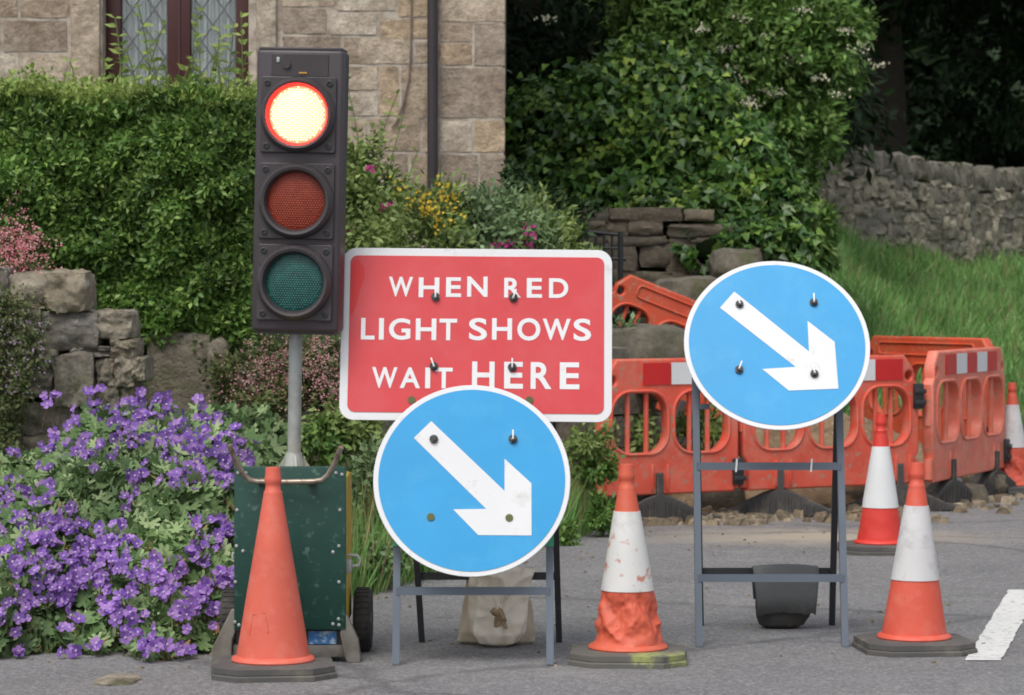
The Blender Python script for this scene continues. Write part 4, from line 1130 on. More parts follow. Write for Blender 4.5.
# ------------------------------------------------------------------ cones
def cone(label, px, py, scale, col, wear, sleeve=True, seed=0, crumple=0.0, rz=0.0, tilt=(0, 0), slim=1.0, base_mat=None, dirt=None, sl=(.30, .60), wearmap=None):
    dd = HC * FPX / (py - HZ)
    root = empty('traffic_cone', ((px - CX) / FPX * dd, dd, 0), label, 'traffic cone', 'traffic cones on the road', rz)
    root.scale = (scale,) * 3
    def rad(z): return (.134 - (z - .06) * (.134 - .033) / .6) * slim if z > .06 else .134 * slim
    def fn(p, a, z):
        q = Vector(p)
        q.x += tilt[0] * max(0, z - .05); q.y += tilt[1] * max(0, z - .05)
        if crumple and .07 < z < .28:
            w = min(1, (z - .06) / .06) * min(1, (.28 - z) / .05)
            nv = 1.5 * abs(noise.noise(Vector((math.cos(a + z * 5) * 1.3 + seed, math.sin(a + z * 5) * 1.3, z * 7)))) + .55 * abs(noise.noise(Vector((math.cos(a - z * 3) * 1.9 + 4, math.sin(a - z * 3) * 1.9, z * 15 + seed)))) + .35 * abs(noise.noise(Vector((math.cos(a) * 6, math.sin(a) * 6, z * 34))))
            k = 1 + crumple * w * (.35 - nv)
            q.x *= k; q.y *= k
        else:
            k = 1 + .008 * noise.noise(Vector((math.cos(a), math.sin(a), z * 5 + seed)))
            q.x *= k; q.y *= k
        return q
    m = paint('cone plastic ' + str(seed), col, .55, wear, 9, .5, .78, .08, var=.1, fine=dirt)
    prof = [(rad(0) + .014, .048), (rad(0) + .018, .055), (rad(0) + .014, .064), (rad(.07), .07)] + [(rad(z), z) for z in np.linspace(.08, .655, 90 if crumple > .1 else 34)] + [(.034, .66), (.0285, .668), (.027, .682), (.0275, .69), (.031, .696), (.031, .712), (.028, .722), (.0275, .742), (.026, .75), (.02, .749), (.018, .74), (.017, .70)]
    c = MB(); c.lathe(prof, 110 if crumple > .1 else 48, 0, None, fn); body = c.build('cone_body', m, root, 50)
    if sleeve:
        s = MB(); zs = np.linspace(sl[0], sl[1], 18)
        def fs(p, a, z):
            return fn(p, a, z)
        s.lathe([(rad(z) + .0035, z) for z in zs], 48, 0, None, fs)
        s.build('reflective_sleeve', M_SLEEVE if not wearmap else wearmap, root, 50)
    bs = MB(); nb = 8
    for (r0, r1, za, zb) in ((.235, .235, 0, .022), (.228, .2, .024, .05)):
        v = []
        for (r_, z) in ((r0, za), (r0 if za == 0 else r0, zb - .006), (r1 - .004, zb)):
            for (x, y) in [(-.62, -1), (.62, -1), (1, -.62), (1, .62), (.62, 1), (-.62, 1), (-1, .62), (-1, -.62)]: v.append((x * r_ * .95, y * r_ * .95, z))
        f = [tuple(range(8))[::-1], tuple(range(16, 24))]
        for j in range(2):
            for k in range(8): f.append((j * 8 + k, j * 8 + (k + 1) % 8, (j + 1) * 8 + (k + 1) % 8, (j + 1) * 8 + k))
        bs.add(v, f)
    bs.build('base', base_mat or M_CBASE, root, 30)
    return root
M_SLEEVE = paint('white cone sleeve', (.66, .66, .64, 1), .5, (.42, .38, .35, 1), 9, .55, .8, .05, var=.06, fine=((.5, .2, .14, 1), 17))
M_SLEEVE2 = paint('grubby cone sleeve', (.62, .61, .61, 1), .5, (.36, .33, .33, 1), 8, .5, .75, .05, var=.06)
M_SLEEVE3 = paint('clean cone sleeve', (.70, .71, .71, 1), .45, (.55, .52, .48, 1), 9, .6, .85, .05, var=.04)
M_CBASE = paint('cone base rubber', lin(84, 82, 80), .8, lin(112, 108, 98), 12, .5, .75, .3)
M_CBASEG = paint('cone base with lichen', lin(96, 94, 88), .8, lin(150, 158, 96), 3.2, .56, .64, .3)
cone('faded all orange traffic cone without a white band in front of the green cart', 273, 674, 1.0, lin(212, 98, 78), lin(216, 124, 106), False, 1, rz=.12)
cone('orange and white traffic cone with a badly crumpled lower half', 628, 661, .985, lin(206, 92, 66), lin(204, 116, 96), True, 2, .27, -.06, tilt=(-.008, 0), base_mat=M_CBASEG, sl=(.272, .572))
cone('red and white traffic cone nearest the white line at the right of the picture', 914, 650, .965, lin(212, 88, 68), lin(212, 118, 100), True, 3, 0, .1, tilt=(.018, 0), wearmap=M_SLEEVE2, sl=(.285, .58), slim=.98)
cone('bright red and white traffic cone standing between the right blue sign and the barrier', 880, 552, .975, lin(212, 58, 48), lin(206, 76, 64), True, 4, .04, 0, tilt=(.008, 0), wearmap=M_SLEEVE3, sl=(.245, .575), slim=.94)
cone('orange and white traffic cone beyond the side barrier at the right edge of the picture', 1012, 492, 1.0, lin(204, 86, 64), lin(202, 114, 94), True, 5, .2, 0.3, wearmap=M_SLEEVE2, sl=(.31, .6))
# moulded panel on the plain cone
tc = bpy.data.objects['traffic_cone']
tl = MB()
pts = []
for (px, z) in ((-.088, .155), (-.02, .165), (-.032, .235), (-.075, .225)):
    rr_ = .134 - (z - .06) * .1683 + .001
    pts.append((px, -math.sqrt(max(.0001, rr_ ** 2 - px ** 2)), z))
pts.append(pts[0]); tl.tube(pts, .0022, 5, caps=False); tl.build('moulded_patch', bpy.data.materials['cone plastic 1'], tc)

# ------------------------------------------------------------------ signs
M_BLUE = paint('sign blue', lin(34, 150, 208), .4, lin(66, 162, 212), 6, .5, .85, .02, var=.05)
M_SRED = paint('sign red', lin(204, 62, 66), .38, lin(208, 82, 86), 5, .45, .8, .02, var=.05)
M_SRED2 = paint('fresh sign red', lin(212, 26, 28), .38, None, var=.03)
M_STEEL = paint('grey frame steel', lin(96, 106, 118), .5, lin(120, 96, 84), 26, .66, .75, .06, var=.1)
M_STEELD = paint('dark frame steel', lin(52, 54, 58), .5, lin(80, 70, 62), 20, .6, .75, .06)
M_GREENP = paint('green tape', lin(72, 170, 128), .5, None)
M_BOLT = paint('bolt steel', lin(58, 58, 60), .4, lin(150, 150, 150), 60, .55, .7, .05, metal=.4)
M_TIE = paint('white cable tie', lin(225, 225, 225), .4)
M_HOLE = paint('hole green', lin(92, 98, 60), .8)  # greenish tone seen through the open hole, on a solid disc

def bolt(parent, M, kind, seed):
    if kind == 'hole':
        b = MB(); b.tube([(0, -.003, 0), (0, .002, 0)], .0145, 14, 0, M); return b.build('bolt_hole', M_HOLE, parent)
    b = MB(); b.tube([(0, 0, 0), (0, -.008, 0)], .0165, 12, 0, M); b.tube([(0, -.008, 0), (0, -.018, 0)], .011, 6, 0, M)
    o = b.build('bolt', M_BOLT, parent)
    if kind == 'pin':
        c = MB(); c.box((.0, -.02, .014), (.006, .006, .036), 0, M @ Matrix.Rotation((seed % 3 - 1) * .35, 4, 'Y'), .001); c.build('bolt_pin', M_TIE, parent)

def aframe(root, xl, xr, lean, lean_r, zt, ztr, rear_d, bar_z, rear_bar_z, M_front=M_STEEL, extra=(), rear_dx=(0, 0)):
    """front uprights lean back, rear legs come down behind"""
    fy = lambda z: z * math.tan(lean)
    for i, x in enumerate((xl, xr)):
        b = MB(); b.bar((x, 0, 0), (x, fy(zt), zt), .027, .027); b.bar((x, .018, .012), (x, fy(zt - .01) + .018, zt - .01), .004, .03)
        b.build('front_leg', M_front, root, None)
        b = MB(); b.bar((x + rear_dx[i], rear_d, 0), (x + rear_dx[i] * .1, fy(ztr) + .03, ztr), .024, .024); b.build('rear_leg', M_STEELD, root, None)
    for z in bar_z:
        b = MB(); b.bar((xl, fy(z) - .017, z), (xr, fy(z) - .017, z), .03, .006); b.bar((xl, fy(z) - .001, z - .013), (xr, fy(z) - .001, z - .013), .005, .024); b.build('cross_bar', M_front, root, None)
    t = rear_bar_z / ztr; yr = rear_d + (fy(ztr) + .03 - rear_d) * t
    b = MB(); b.bar((xl + rear_dx[0] * (1 - t), yr + .016, rear_bar_z), (xr + rear_dx[1] * (1 - t), yr + .016, rear_bar_z), .03, .006); b.build('rear_cross_bar', M_STEELD, root, None)
    return yr

def round_sign(label, cpx, cpy, rx, ry, foot_y, legs, rear_y, lean, plate_lean, arrow, bolts, bar_px, rear_bar_px, zt, ztr, roll=0, yaw=0, rear_dx=(0, 0)):
    d0 = HC * FPX / (foot_y - HZ); s0 = FPX / d0
    root = empty('arrow_sign', ((cpx - CX) / s0, d0, 0), label, 'road sign', 'round blue arrow signs')
    # height of the plate centre on the leaning frame
    zc = .7
    for _ in range(12): zc = HC - (cpy - HZ) / FPX * (d0 + zc * math.tan(lean) - .09)
    dc = d0 + zc * math.tan(lean) - .03; sc_ = FPX / dc; Rr = rx / sc_
    xc = (cpx - CX) / sc_ - root.location.x
    M = Matrix.Translation((xc, dc - d0 - .06, zc)) @ Matrix.Rotation(-plate_lean, 4, 'X') @ Matrix.Rotation(yaw, 4, 'Z') @ Matrix.Rotation(roll, 4, 'Y')
    brd = plate('board', [circ(0, 0, Rr, 96)], .006, WHITE, root, .0015, M)
    T = lambda y: M @ Matrix.Translation((0, y, 0))
    plate('blue_face', [circ(0, 0, Rr * (1 - .052), 96)], .0015, M_BLUE, brd, 0, T(-.0045))
    pts = [((x - cpx) / rx * Rr, (cpy - y) / ry * Rr) for x, y in arrow]
    plate('arrow', [pts], .0015, WHITE, brd, 0, T(-.0062))
    for i, (x, y, k) in enumerate(bolts):
        bolt(brd, T(-.007) @ Matrix.Translation(((x - cpx) / rx * Rr, 0, (cpy - y) / ry * Rr)), k, i)
    rim = MB(); rim.box((0, 0, 0), (.03, .02, Rr * 1.3), 0, M @ Matrix.Translation((-Rr * .4, .018, 0)), .002); rim.box((0, 0, 0), (.03, .02, Rr * 1.3), 0, M @ Matrix.Translation((Rr * .4, .018, 0)), .002)
    rim.build('stiffener', M_STEEL, brd, None)
    dr = HC * FPX / (rear_y - HZ) - d0
    def zat(py, dd): return HC - (py - HZ) / FPX * dd
    zb = [zat(y, d0 + .08) for y in bar_px]; zr = zat(rear_bar_px, d0 + dr * .85)
    yr = aframe(root, (legs[0] - CX) / s0 - root.location.x, (legs[1] - CX) / s0 - root.location.x, lean, 0, zt, ztr, dr, zb, zr, rear_dx=rear_dx)
    return root, d0, s0, M, yr, zr, zb

A1 = [(431.2, 423.2), (414, 439.6), (486.5, 508.2), (453.7, 508.6), (478.7, 533.2), (531.3, 533.6), (531.3, 483.6), (504.6, 459.8), (504.6, 490.9)]
LEAN1 = R(13)
s1, d1, sc1, M1, yr1, zr1, zb1 = round_sign('round blue arrow sign standing lowest in front, overlapping the red worded sign', 472, 480, 98, 92.5, 665, (396, 550), 642, LEAN1, R(18),
    A1, [(434, 441, 'bolt'), (513, 441, 'pin'), (431.6, 516, 'hole'), (509.3, 516.8, 'hole')], [590], 577, 1.5, 1.25, rear_dx=(.075, .045))
for x in (396, 550):
    g_ = MB(); X = (x - CX) / sc1 - s1.location.x; za, zb_ = .43, .5
    g_.bar((X, za * math.tan(LEAN1) - .001, za), (X, zb_ * math.tan(LEAN1) - .001, zb_), .031, .033); g_.build('tape', M_GREENP, s1, None)
A2 = [(734.9, 293), (720, 309), (793, 367), (759.7, 369), (785, 389.8), (834, 388), (832.8, 342.6), (806.9, 322), (806.9, 352)]
s2, d2, sc2, M2, yr2, zr2, zb2 = round_sign('round blue arrow sign on a tall grey stand at the right, before the barriers', 775.5, 344.5, 92.5, 82.5, 647, (699, 845), 625, R(12), R(26),
    A2, [(739.6, 306, 'pin'), (814, 304, 'pin'), (736.7, 370, 'pin'), (811, 374, 'pin')], [467, 577], 572, 1.12, 1.08, rear_dx=(.055, .03))
for px in (736, 811):
    t_ = MB(); X = (px - CX) / (FPX / (d2 + .12)) - s2.location.x; z = zb2[0]
    t_.bar((X, z * math.tan(R(12)) - .024, z - .022), (X + .004, z * math.tan(R(12)) - .024, z + .03), .007, .004); t_.build('cable_tie', M_TIE, s2, None)
hk = MB(); X = (702 - CX) / (FPX / (d2 + .18)) - s2.location.x
hk.bar((X - .015, .19, .93), (X + .03, .19, .93), .02, .02); hk.build('bracket', M_STEEL, s2, None)

# red worded sign on the same stand
rc = (476.5, 334.5)
zc = 1.2
for _ in range(12): zc = HC - (rc[1] - HZ) / FPX * (d1 + zc * math.tan(LEAN1) - .03)
dc = d1 + zc * math.tan(LEAN1) - .03; ss = FPX / dc
red = empty('worded_sign', ((rc[0] - CX) / ss, dc, 0), 'red rectangular sign with white words telling drivers to wait at the red light', 'road sign')
MR = Matrix.Translation((0, 0, zc)) @ Matrix.Rotation(-LEAN1, 4, 'X') @ Matrix.Rotation(R(.55), 4, 'Y')
TR = lambda y: MR @ Matrix.Translation((0, y, 0))
hw_, hh_ = 135.5 / ss, 88.0 / ss
brd = plate('board', [rrect(-hw_, -hh_, hw_, hh_, .055, 8)], .006, WHITE, red, .0015, MR)
e = 8 / ss
plate('red_face', [rrect(-hw_ + e, -hh_ + e, hw_ - e, hh_ - e, .028, 8)], .0015, M_SRED, brd, 0, TR(-.0045))
fresh = [(-hw_ + e + .002, hh_ - e - .03), (-hw_ + e + .03, hh_ - e - .018), (-hw_ + e + .055, hh_ - e - .05), (-hw_ + e + .055, hh_ - e - .09), (-hw_ + e + .04, hh_ - e - .13), (-hw_ + e + .025, hh_ - e - .2), (-hw_ + e + .008, hh_ - e - .24), (-hw_ + e + .002, hh_ - e - .22)]
plate('unfaded_patch', [fresh], .0005, M_SRED2, brd, 0, TR(-.0054))
L1, L2, L3, L4 = (276.4, 296.6), (319, 341), (369, 390), (362.4, 389.6)
letters = [('W', 388, 412.2, L1), ('H', 418, 438.6, (276.8, 297.2)), ('E', 445.4, 460.5, L1), ('N', 466.6, 487, (275.4, 296.2)), ('R', 503.7, 520.5, L1), ('E', 526.4, 541.7, L1), ('D', 548.7, 568, L1),
           ('L', 361, 374.7, L2), ('I', 379, 383.8, L2), ('G', 389, 410.4, L2), ('H', 415.8, 436.3, L2), ('T', 439.4, 457, L2), ('S', 469, 487, (318, 340.8)), ('H', 492, 512, (318, 340)), ('O', 517.3, 540.3, (317.6, 340.6)), ('W', 542.7, 570.5, (318, 339.8)), ('S', 573.5, 591, (317.6, 340.4)),
           ('W', 373, 398.3, L3), ('A', 400.7, 421, L3), ('I', 426, 431, L3), ('T', 435.7, 453.3, L3), ('H', 472.6, 495, L4), ('E', 504.6, 523.4, L4), ('R', 531, 551.8, L4), ('E', 560, 579.5, L4)]
M_LET = paint('white lettering', (.74, .75, .76, 1), .42, (.6, .56, .55, 1), 16, .6, .85, .02, var=.03)
for ch, x0, x1, (y0, y1) in letters:
    cu = bpy.data.curves.new('t', 'FONT'); cu.body = ch; cu.size = 1; cu.offset = .022; cu.extrude = .002; cu.resolution_u = 6
    o = bpy.data.objects.new('t', cu); COL.objects.link(o)
    me = bpy.data.meshes.new_from_object(o.evaluated_get(bpy.context.evaluated_depsgraph_get())); bpy.data.objects.remove(o); bpy.data.curves.remove(cu)
    co = np.array([v.co for v in me.vertices]); a, b_ = co.min(0), co.max(0)
    tx0, tx1, tz0, tz1 = (x0 - rc[0]) / ss, (x1 - rc[0]) / ss, (rc[1] - y1) / ss, (rc[1] - y0) / ss
    new = np.c_[tx0 + (co[:, 0] - a[0]) / (b_[0] - a[0]) * (tx1 - tx0), -(co[:, 2] - a[2]) / (b_[2] - a[2]) * .001, tz0 + (co[:, 1] - a[1]) / (b_[1] - a[1]) * (tz1 - tz0)]
    me.vertices.foreach_set('co', new.astype(np.float32).ravel()); me.materials.clear(); me.name = 'letter'
    me.transform(TR(-.0056)); me.update()
    link('letter', me, M_LET, brd, None)
for i, (x, y, k) in enumerate([(435, 297, 'pin'), (513, 297, 'pin'), (434.5, 368, 'pin'), (512.5, 368, 'pin'), (412.8, 402, 'hole'), (530, 401, 'hole')]):
    bolt(brd, TR(-.0065) @ Matrix.Translation(((x - rc[0]) / ss, 0, (rc[1] - y) / ss)), k, i + 1)
st = MB()
for z in (37.5, -33.5): st.box((0, 0, 0), (hw_ * 1.7, .02, .03), 0, TR(.016) @ Matrix.Translation((0, 0, z / ss)), .002)
st.build('stiffener', M_STEEL, brd, None)

# ------------------------------------------------------------------ bags on the stands
M_SACK = paint('hessian sack', lin(232, 224, 208), .95, lin(190, 174, 148), 7, .52, .76, .25, var=.1)
def lump(prof, folds, depth, seed, knot=None, seg=120):
    vv, ff = [], []; m = len(prof)
    for j, (rx, ry, z, xo, yo) in enumerate(prof):
        for k in range(seg):
            a = 2 * PI * k / seg
            nv = math.sin(a * folds + seed + j * .13 + 1.3 * noise.noise(Vector((math.cos(a) * 2, math.sin(a) * 2, seed)))) * depth * (1 - j / m * .5) if folds else 0
            nv += noise.noise(Vector((math.cos(a) * 2.5, math.sin(a) * 2.5, z * 14 + seed))) * .06
            x = rx * (1 + nv) * math.copysign(abs(math.cos(a)) ** .85, math.cos(a)); y = ry * (1 + nv * 1.6) * math.copysign(abs(math.sin(a)) ** .85, math.sin(a))
            y += yo; x += xo
            if knot and math.sin(a) < 0:
                dx, dz = x - knot[0], z - knot[1]; r = math.hypot(dx, dz); ph = math.atan2(dx, dz)
                wv = noise.noise(Vector((ph * 1.5, r * 6, seed)))
                up = max(.12, math.cos(ph * .62)) ** 1.5
                y -= up * (.5 - abs(math.sin(4.2 * ph + 3.2 * wv + .7))) * .026 * min(1, r / .05) * (1 if r < .16 else max(.25, 1 - (r - .16) * 6)) + .012 * math.exp(-(r / .025) ** 2)
                y += .006 * noise.noise(Vector((x * 30, z * 30, seed)))
            vv.append((x, y, z))
    for j in range(m - 1):
        for k in range(seg):
            k2 = (k + 1) % seg; ff.append((j * seg + k, (j + 1) * seg + k, (j + 1) * seg + k2, j * seg + k2))
    ff.append(tuple(range(seg))); ff.append(tuple(range((m - 1) * seg, m * seg))[::-1])
    return vv, ff
yb = d1 + yr1
def interp_prof(keys, n=48):
    keys = np.array(keys); t = np.linspace(0, 1, n) ; kt = np.linspace(0, 1, len(keys))
    return [tuple(np.interp(x, kt, keys[:, i]) for i in range(5)) for x in t]
bag = empty('sandbag', ((498 - CX) / FPX * yb, yb, 0), 'pale hessian sandbag slung over the back bar of the left blue sign stand', 'sandbag')
mb = MB()
zt_ = zr1 + .035
mb.add(*lump(interp_prof([(.108, .014, zt_, .018, 0), (.115, .03, zt_ - .012, .016, 0), (.112, .036, zt_ - .05, .01, -.005), (.108, .05, .17, .005, -.02), (.108, .075, .1, .0, -.035), (.1, .088, .05, -.002, -.04), (.074, .07, .014, 0, -.04), (.04, .04, .002, 0, -.04)]), 7, .13, 2.0, (.004, .125)))
mb.build('sack', M_SACK, bag, 60)
mb = MB()
mb.add(*lump(interp_prof([(.11, .012, zt_ - .02, 0, .03), (.12, .03, .2, 0, .03), (.132, .05, .12, -.004, .03), (.15, .06, .05, -.008, .03), (.15, .05, .012, -.008, .03), (.12, .03, .0, 0, .03)]), 5, .07, 4.0))
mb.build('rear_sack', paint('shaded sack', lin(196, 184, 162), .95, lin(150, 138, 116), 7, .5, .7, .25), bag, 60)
mb = MB()
kx, kz = 0.004, .125
for j_, (ax, az, sx_, sz_, rt) in enumerate(((-.014, .016, .03, .024, .5), (.012, .004, .018, .05, -.35), (-.004, -.022, .026, .04, .25), (.02, -.03, .012, .036, -.6))):
    stone(mb, (0, 0, 0), (sx_, .022, sz_), .8, .35, j_ * 2.3 + 1, Matrix.Translation((kx + ax, -.117 - .002 * j_, kz + az)) @ Matrix.Rotation(rt, 4, 'Y'), CT8)
mb.build('knot', paint('dirty sack knot', lin(176, 154, 122), .95, lin(120, 104, 82), 30, .45, .65, .4), bag, 60)

yb = d2 + yr2
dbag = empty('weighted_bag', ((785 - CX) / FPX * yb, yb, 0), 'dark grey rubber weight bag hung over the back bar of the right blue sign stand', 'sandbag')
M_FLAP = paint('weathered rubber flap', lin(96, 98, 98), .8, lin(120, 120, 116), 6, .5, .75, .3, var=.15)
M_POT = paint('dark rubber bag', lin(48, 48, 46), .7, lin(92, 74, 50), 12, .58, .72, .3)
mb = MB(); w = .135
prof = [(-.07, zr2 - .16), (-.078, zr2 - .08), (-.07, zr2 - .02), (-.045, zr2 + .022), (.0, zr2 + .034), (.05, zr2 + .022), (.07, zr2 - .03), (.07, zr2 - .11)]
vv, ff = [], []
nn = 16
for j, (y, z) in enumerate(prof):
    for i in range(nn + 1):
        u = i / nn * 2 - 1; tap = 1 - .12 * max(0, (zr2 + .02 - z)) / .18
        jag = .012 * noise.noise(Vector((u * 4, j, 2))) if j in (0, len(prof) - 1) else 0
        vv.append((u * w * tap, y + .006 * noise.noise(Vector((u * 3, j * .8, 7))) - .012 * (1 - u * u), z + jag - (.01 * u * u)))
m_ = len(vv)
for j in range(len(prof) - 1):
    for i in range(nn): ff.append((j * (nn + 1) + i, j * (nn + 1) + i + 1, (j + 1) * (nn + 1) + i + 1, (j + 1) * (nn + 1) + i))
mb.add(vv, ff); fo = mb.build('flap', M_FLAP, dbag, 60)
sol = fo.modifiers.new('thickness', 'SOLIDIFY'); sol.thickness = .006
mb = MB()
mb.add(*lump(interp_prof([(.11, .055, zr2 - .03, 0, 0), (.118, .06, .16, 0, 0), (.116, .066, .1, -.004, 0), (.108, .066, .05, -.01, 0), (.09, .06, .015, -.015, 0), (.06, .04, 0.001, -.018, 0)]), 0, .02, 6.0))
mb.build('bag', M_POT, dbag, 60)

# ------------------------------------------------------------------ portable traffic light
M_HEADP = paint('black signal plastic', lin(58, 53, 55), .5, lin(76, 70, 72), 10, .5, .8, .06, var=.1)
M_HEADS = paint('signal casing', lin(64, 57, 61), .45, None, var=.08)
M_GALV = paint('galvanised steel', lin(168, 172, 170), .5, lin(140, 144, 142), 12, .45, .7, .04, metal=.25, var=.08)
M_GREEN = paint('dark green panel', lin(20, 64, 54), .45, lin(30, 74, 64), 7, .5, .8, .03, var=.1, fine=(lin(70, 100, 90), 30))
M_YELL = paint('yellow casing', lin(206, 178, 44), .5, lin(160, 140, 60), 10, .55, .75, .05)
M_TUBE = paint('handle steel', lin(150, 140, 126), .35, lin(110, 92, 76), 24, .5, .65, .04, metal=.5)
M_CHAS = paint('grey chassis', lin(128, 124, 116), .7, lin(96, 90, 80), 9, .45, .7, .1)
M_TYRE = paint('tyre', lin(44, 44, 45), .85, lin(74, 72, 68), 14, .5, .75, .3)
DT = 10.62; st_ = FPX / DT
tl = empty('traffic_light', ((294 - CX) / st_, DT, 0), 'portable traffic light showing red, on a pole above a green wheeled battery cart', 'traffic light')
ox = tl.location.x
def tp(px, py, dy=0.0):
    q = P(px, py, DT + dy); return Vector((q.x - ox, dy, q.z))
# head
HM = Matrix.Translation(tp(297.5, 190.5, .06)) @ Matrix.Rotation(R(1.25), 4, 'Y') @ Matrix.Rotation(R(-5), 4, 'Z')
hs_ = FPX / (DT + .06)
HW, HH = 88 / hs_, 282 / hs_
hd = MB(); hd.box((0, .075, 0), (HW, .15, HH), 0, HM, .014, 3); hd.box((0, .07, HH / 2 + .003), (HW * .96, .13, .012), 0, HM, .004); hd.box((0, .08, -HH / 2 - .004), (HW * .9, .12, .014), 0, HM, .004)
head = hd.build('signal_head', M_HEADS, tl)
bp = plate('top_cover', [rrect(-.108, HH / 2 - .102, .108, HH / 2 - .016, .006, 3)], .006, M_HEADP, head, .002, HM @ Matrix.Translation((0, -.002, 0)))
kb = MB(); kb.tube([(-.05, -.004, HH / 2 - .057), (-.05, -.014, HH / 2 - .057)], .016, 16, 0, HM); kb.build('lock', M_HEADP, head)
kb = MB(); kb.box((-.083, -.006, HH / 2 - .04), (.012, .006, .02), 0, HM, .002); kb.build('catch', M_GALV, head)
kb = MB(); kb.box((.012, -.006, HH / 2 - .088), (.03, .004, .005), 0, HM); kb.build('maker_plate', paint('amber tab', lin(210, 150, 60), .5), head)
def lens_mat(name, col, em=None, strength=0):
    m, nt, b = mat_base(name); L = nt.links
    b.inputs['Base Color'].default_value = col; b.inputs['Roughness'].default_value = .25
    if em:
        b.inputs['Emission Color'].default_value = em; b.inputs['Emission Strength'].default_value = strength
    return m
M_LR = lens_mat('lit red lens', (.5, .02, .02, 1), (1, .035, .018, 1), 14)
M_LED = lens_mat('lit red diodes', (.5, .02, .02, 1), (1, .0225, .014, 1), 70)
M_LA = paint('amber lens', lin(124, 34, 6), .45, lin(140, 48, 10), 30, .4, .7, .0)
M_LG = paint('green lens', lin(10, 70, 66), .3, lin(18, 92, 84), 30, .4, .7, .0)
cz = [(190.5 - (30 + 190 / 2.238)) / hs_, (190.5 - (30 + 383 / 2.238)) / hs_, (190.5 - (30 + 565 / 2.238)) / hs_]
for i, (z, lm_) in enumerate(zip(cz, (M_LR, M_LA, M_LG))):
    Mz = HM @ Matrix.Translation((-.002, 0, z))
    md = plate('lamp_module', [rrect(-.143, -.143, .143, .143, .01, 4)], .02, M_HEADP, tl, .004, Mz @ Matrix.Translation((0, -.004, 0)))
    rg = MB(); rg.lathe([(.107, .0), (.110, .018), (.117, .035), (.127, .038), (.137, .026), (.143, .004), (.143, 0)], 48, 0, Mz @ Matrix.Translation((0, -.013, 0)) @ Matrix.Rotation(R(90), 4, 'X'))
    # open ring: drop the end caps so that the lens shows
    rg.f = rg.f[:-2]; rg.m = rg.m[:-2]
    rg.build('bezel', M_HEADP, md)
    ln = MB(); rL = .108; dh = .034 if i == 0 else .014
    dome = lambda r: dh * (1 - (r / rL) ** 2)
    ln.lathe([(max(r, .0001), dome(r)) for r in np.linspace(0, rL, 12)] + [(rL, -.001)], 40, 0, Mz @ Matrix.Translation((0, -.014, 0)) @ Matrix.Rotation(R(90), 4, 'X'))
    st = .0098
    for a in range(-13, 14):
        for b_ in range(-13, 14):
            x = (a + b_ * .5) * st; zz = b_ * st * .866
            if math.hypot(x, zz) > rL - .006: continue
            y = -.014 - dome(math.hypot(x, zz)) - .0005
            r_ = .0042
            vv = [(x + r_ * math.cos(k * PI / 3), y, zz + r_ * math.sin(k * PI / 3)) for k in range(6)] + [(x, y - .003, zz)]
            ln.add(vv, [(k, (k + 1) % 6, 6) for k in range(6)], 1 if i == 0 else 0, Mz)
    ln.build('lens', [M_LR, M_LED] if i == 0 else lm_, md, 50)
    for sx in (-1, 1):
        for sz in (-1, 1):
            s = MB(); s.lathe([(.013, 0), (.013, .003), (.008, .0045), (.007, -.001)], 14, 0, Mz @ Matrix.Translation((sx * .118, -.0142, sz * .118)) @ Matrix.Rotation(R(90), 4, 'X')); s.build('screw', M_CLIP, md)
# pole
pb_, pt_ = tp(294, 473, .22), tp(296, 330, .18)
pl = MB(); pl.tube([pb_, pt_ + Vector((0, 0, .1))], .0255, 20); pole = pl.build('pole', M_GALV, tl)
c = pb_
gs = MB()
for k in range(4):
    a = R(45 * 0 + 90 * k + 12)
    dx, dy = math.cos(a), math.sin(a)
    gs.add([(c.x + dx * .02 + dy * .004, c.y + dy * .02 - dx * .004, c.z + .085), (c.x + dx * .075 + dy * .004, c.y + dy * .075 - dx * .004, c.z + .004), (c.x + dx * .02 + dy * .004, c.y + dy * .02 - dx * .004, c.z + .004),
            (c.x + dx * .02 - dy * .004, c.y + dy * .02 + dx * .004, c.z + .085), (c.x + dx * .075 - dy * .004, c.y + dy * .075 + dx * .004, c.z + .004), (c.x + dx * .02 - dy * .004, c.y + dy * .02 + dx * .004, c.z + .004)],
           [(0, 1, 2), (3, 5, 4), (0, 3, 4, 1), (1, 4, 5, 2), (2, 5, 3, 0)])
gs.lathe([(.03, .004), (.045, .004), (.03, .08)], 16, 0, Matrix.Translation(c))
gs.build('pole_socket', M_GALV, pole)
bk = MB(); bk.box((pt_.x, pt_.y - .005, pt_.z + .02), (.02, .08, .1), 0, None, .004); bk.build('head_bracket', M_GALV, pole)
# cart
a, b_ = tp(234, 466.5), tp(346, 630)
cx_, cw = (a.x + b_.x) / 2, b_.x - a.x; ctop, cbot = a.z, b_.z
fpn = MB(); fpn.box((cx_, .012, (ctop + cbot) / 2), (cw, .024, ctop - cbot), 0, None, .006); front = fpn.build('front_panel', M_GREEN, tl)
rv = [(238, 473), (246, 473), (336, 473), (342, 474.5), (237, 510), (340, 510), (236.5, 546), (243, 551), (333, 552), (339, 546), (235.5, 582), (339, 582), (235, 622), (239, 625), (333, 624), (338.5, 619), (339, 625)]
for x, y in rv:
    q = tp(x, y); r_ = MB(); r_.lathe([(.0068, 0), (.006, .003), (.003, .0045), (.0005, .005)], 10, 0, Matrix.Translation((q.x, 0, q.z)) @ Matrix.Rotation(R(90), 4, 'X')); r_.build('rivet', M_GALV, front)
bd = MB(); bd.box((cx_, .23, (ctop + cbot) / 2 - .022), (cw - .006, .41, ctop - cbot - .046), 0, None, .012); body = bd.build('cart_body', M_YELL, tl)
ltc = MB(); q = tp(349, 563, .1); q.x = b_.x + .002
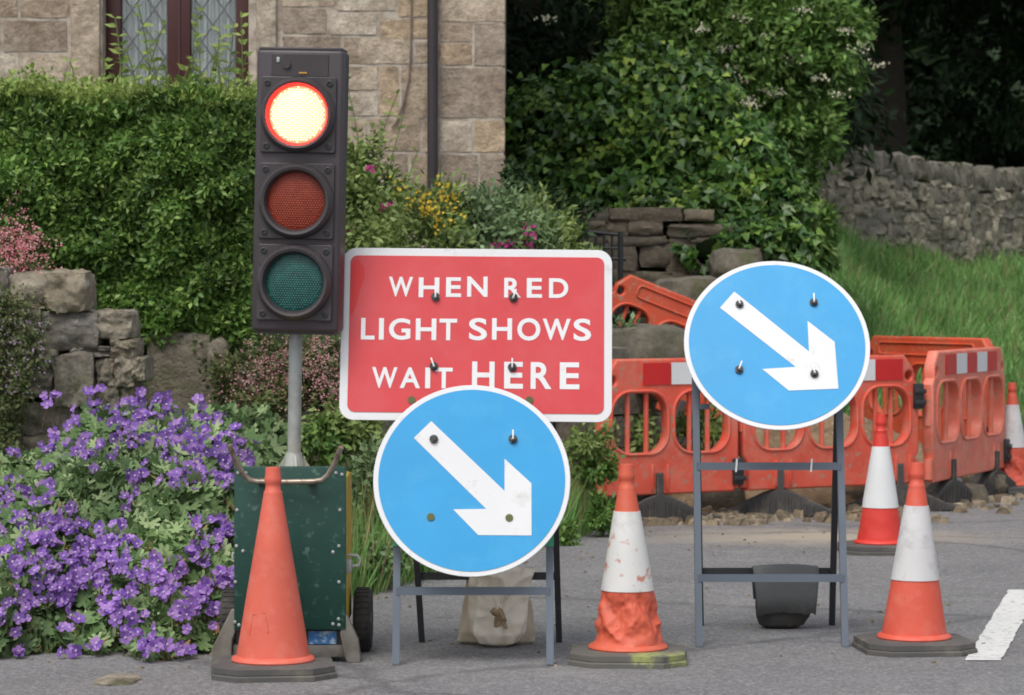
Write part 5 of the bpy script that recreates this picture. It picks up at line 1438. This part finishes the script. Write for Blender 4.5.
ltc.tube([q + Vector((0, 0, .03)), q + Vector((.035, 0, .028)), q + Vector((.046, 0, .012)), q + Vector((.042, 0, -.008)), q + Vector((0, 0, -.014))], .006, 8); ltc.box((q.x, q.y, q.z - .01), (.03, .05, .05), 0, None, .004)
ltc.build('latch', M_GALV, body)
lq = tp(232, 558, .1); ltc = MB(); lq.x = a.x - .002
ltc.tube([lq + Vector((0, 0, .02)), lq + Vector((-.012, 0, .018)), lq + Vector((-.014, 0, -.01)), lq + Vector((0, 0, -.014))], .005, 8); ltc.build('latch', M_GALV, body)
hn = MB()
hp_ = [(229.5, 445, -.1), (233, 454, -.085), (239, 467, -.065), (244, 475, -.05), (250, 480, -.045), (257, 481.5, -.045), (285, 482, -.045), (314, 481.5, -.045), (322, 480, -.045), (328, 475, -.05), (334, 465, -.065), (338, 455, -.085), (341, 447, -.1)]
hn.tube([tp(*v) for v in hp_], .0105, 12)
handle = hn.build('handle', M_TUBE, tl)
hb_ = MB()
for px in (262, 312):
    q = tp(px, 481); hb_.box((q.x, -.02, q.z), (.03, .045, .02), 0, None, .004)
hb_.build('handle_mount', M_TUBE, handle)
for (pts, nm) in (([(231, 610), (235, 610), (235, 632), (232, 640), (231, 664), (212, 664), (211, 650), (222, 628)], 'l'), ([(342, 614), (346, 614), (358, 640), (360, 655), (360, 668), (347, 668), (344, 655), (340, 634)], 'r')):
    ol = [(tp(x, y).x, max(.0, tp(x, y).z)) for x, y in pts]
    plate('foot', [ol], .05, M_CHAS, tl, .004, Matrix.Translation((0, .03, 0)))
bs_ = MB(); q0, q1 = tp(232, 646), tp(346, 658); bs_.box(((q0.x + q1.x) / 2, .05, (q0.z + q1.z) / 2), (q1.x - q0.x, .05, q0.z - q1.z), 0, None, .004); bs_.box(((q0.x + q1.x) / 2, .24, .09), (q1.x - q0.x - .02, .36, .05), 0, None, .004)
bs_.build('chassis', M_CHAS, tl)
q0, q1 = tp(308, 632), tp(336, 645)
plate('sticker', [rrect(q0.x, q1.z, q1.x, q0.z, .004, 2)], .004, paint('blue sticker', lin(58, 122, 184), .5, lin(170, 190, 205), 30, .52, .6, 0), tl, 0, Matrix.Translation((0, .03, 0)))
for sx, X in ((1, b_.x + .045), (-1, a.x - .045)):
    W_ = Matrix.Translation((X, .36, .122)) @ Matrix.Rotation(R(90), 4, 'Y')
    ty = MB(); ty.lathe([(.07, -.03), (.11, -.034), (.12, -.022), (.122, 0), (.12, .022), (.11, .034), (.07, .03)], 36, 0, W_)
    for k in range(30):
        an = 2 * PI * k / 30
        ty.box((0, 0, 0), (.006, .012, .05), 0, W_ @ Matrix.Rotation(an, 4, 'Z') @ Matrix.Translation((.1205, 0, 0)))
    wh = ty.build('wheel', M_TYRE, tl, 40)
    hu = MB(); hu.lathe([(.068, -.022), (.066, -.01), (.03, -.012), (.022, -.034), (.022, .034), (.03, .012), (.066, .01), (.068, .022)], 24, 0, W_); hu.build('rim', M_CHAS, wh)
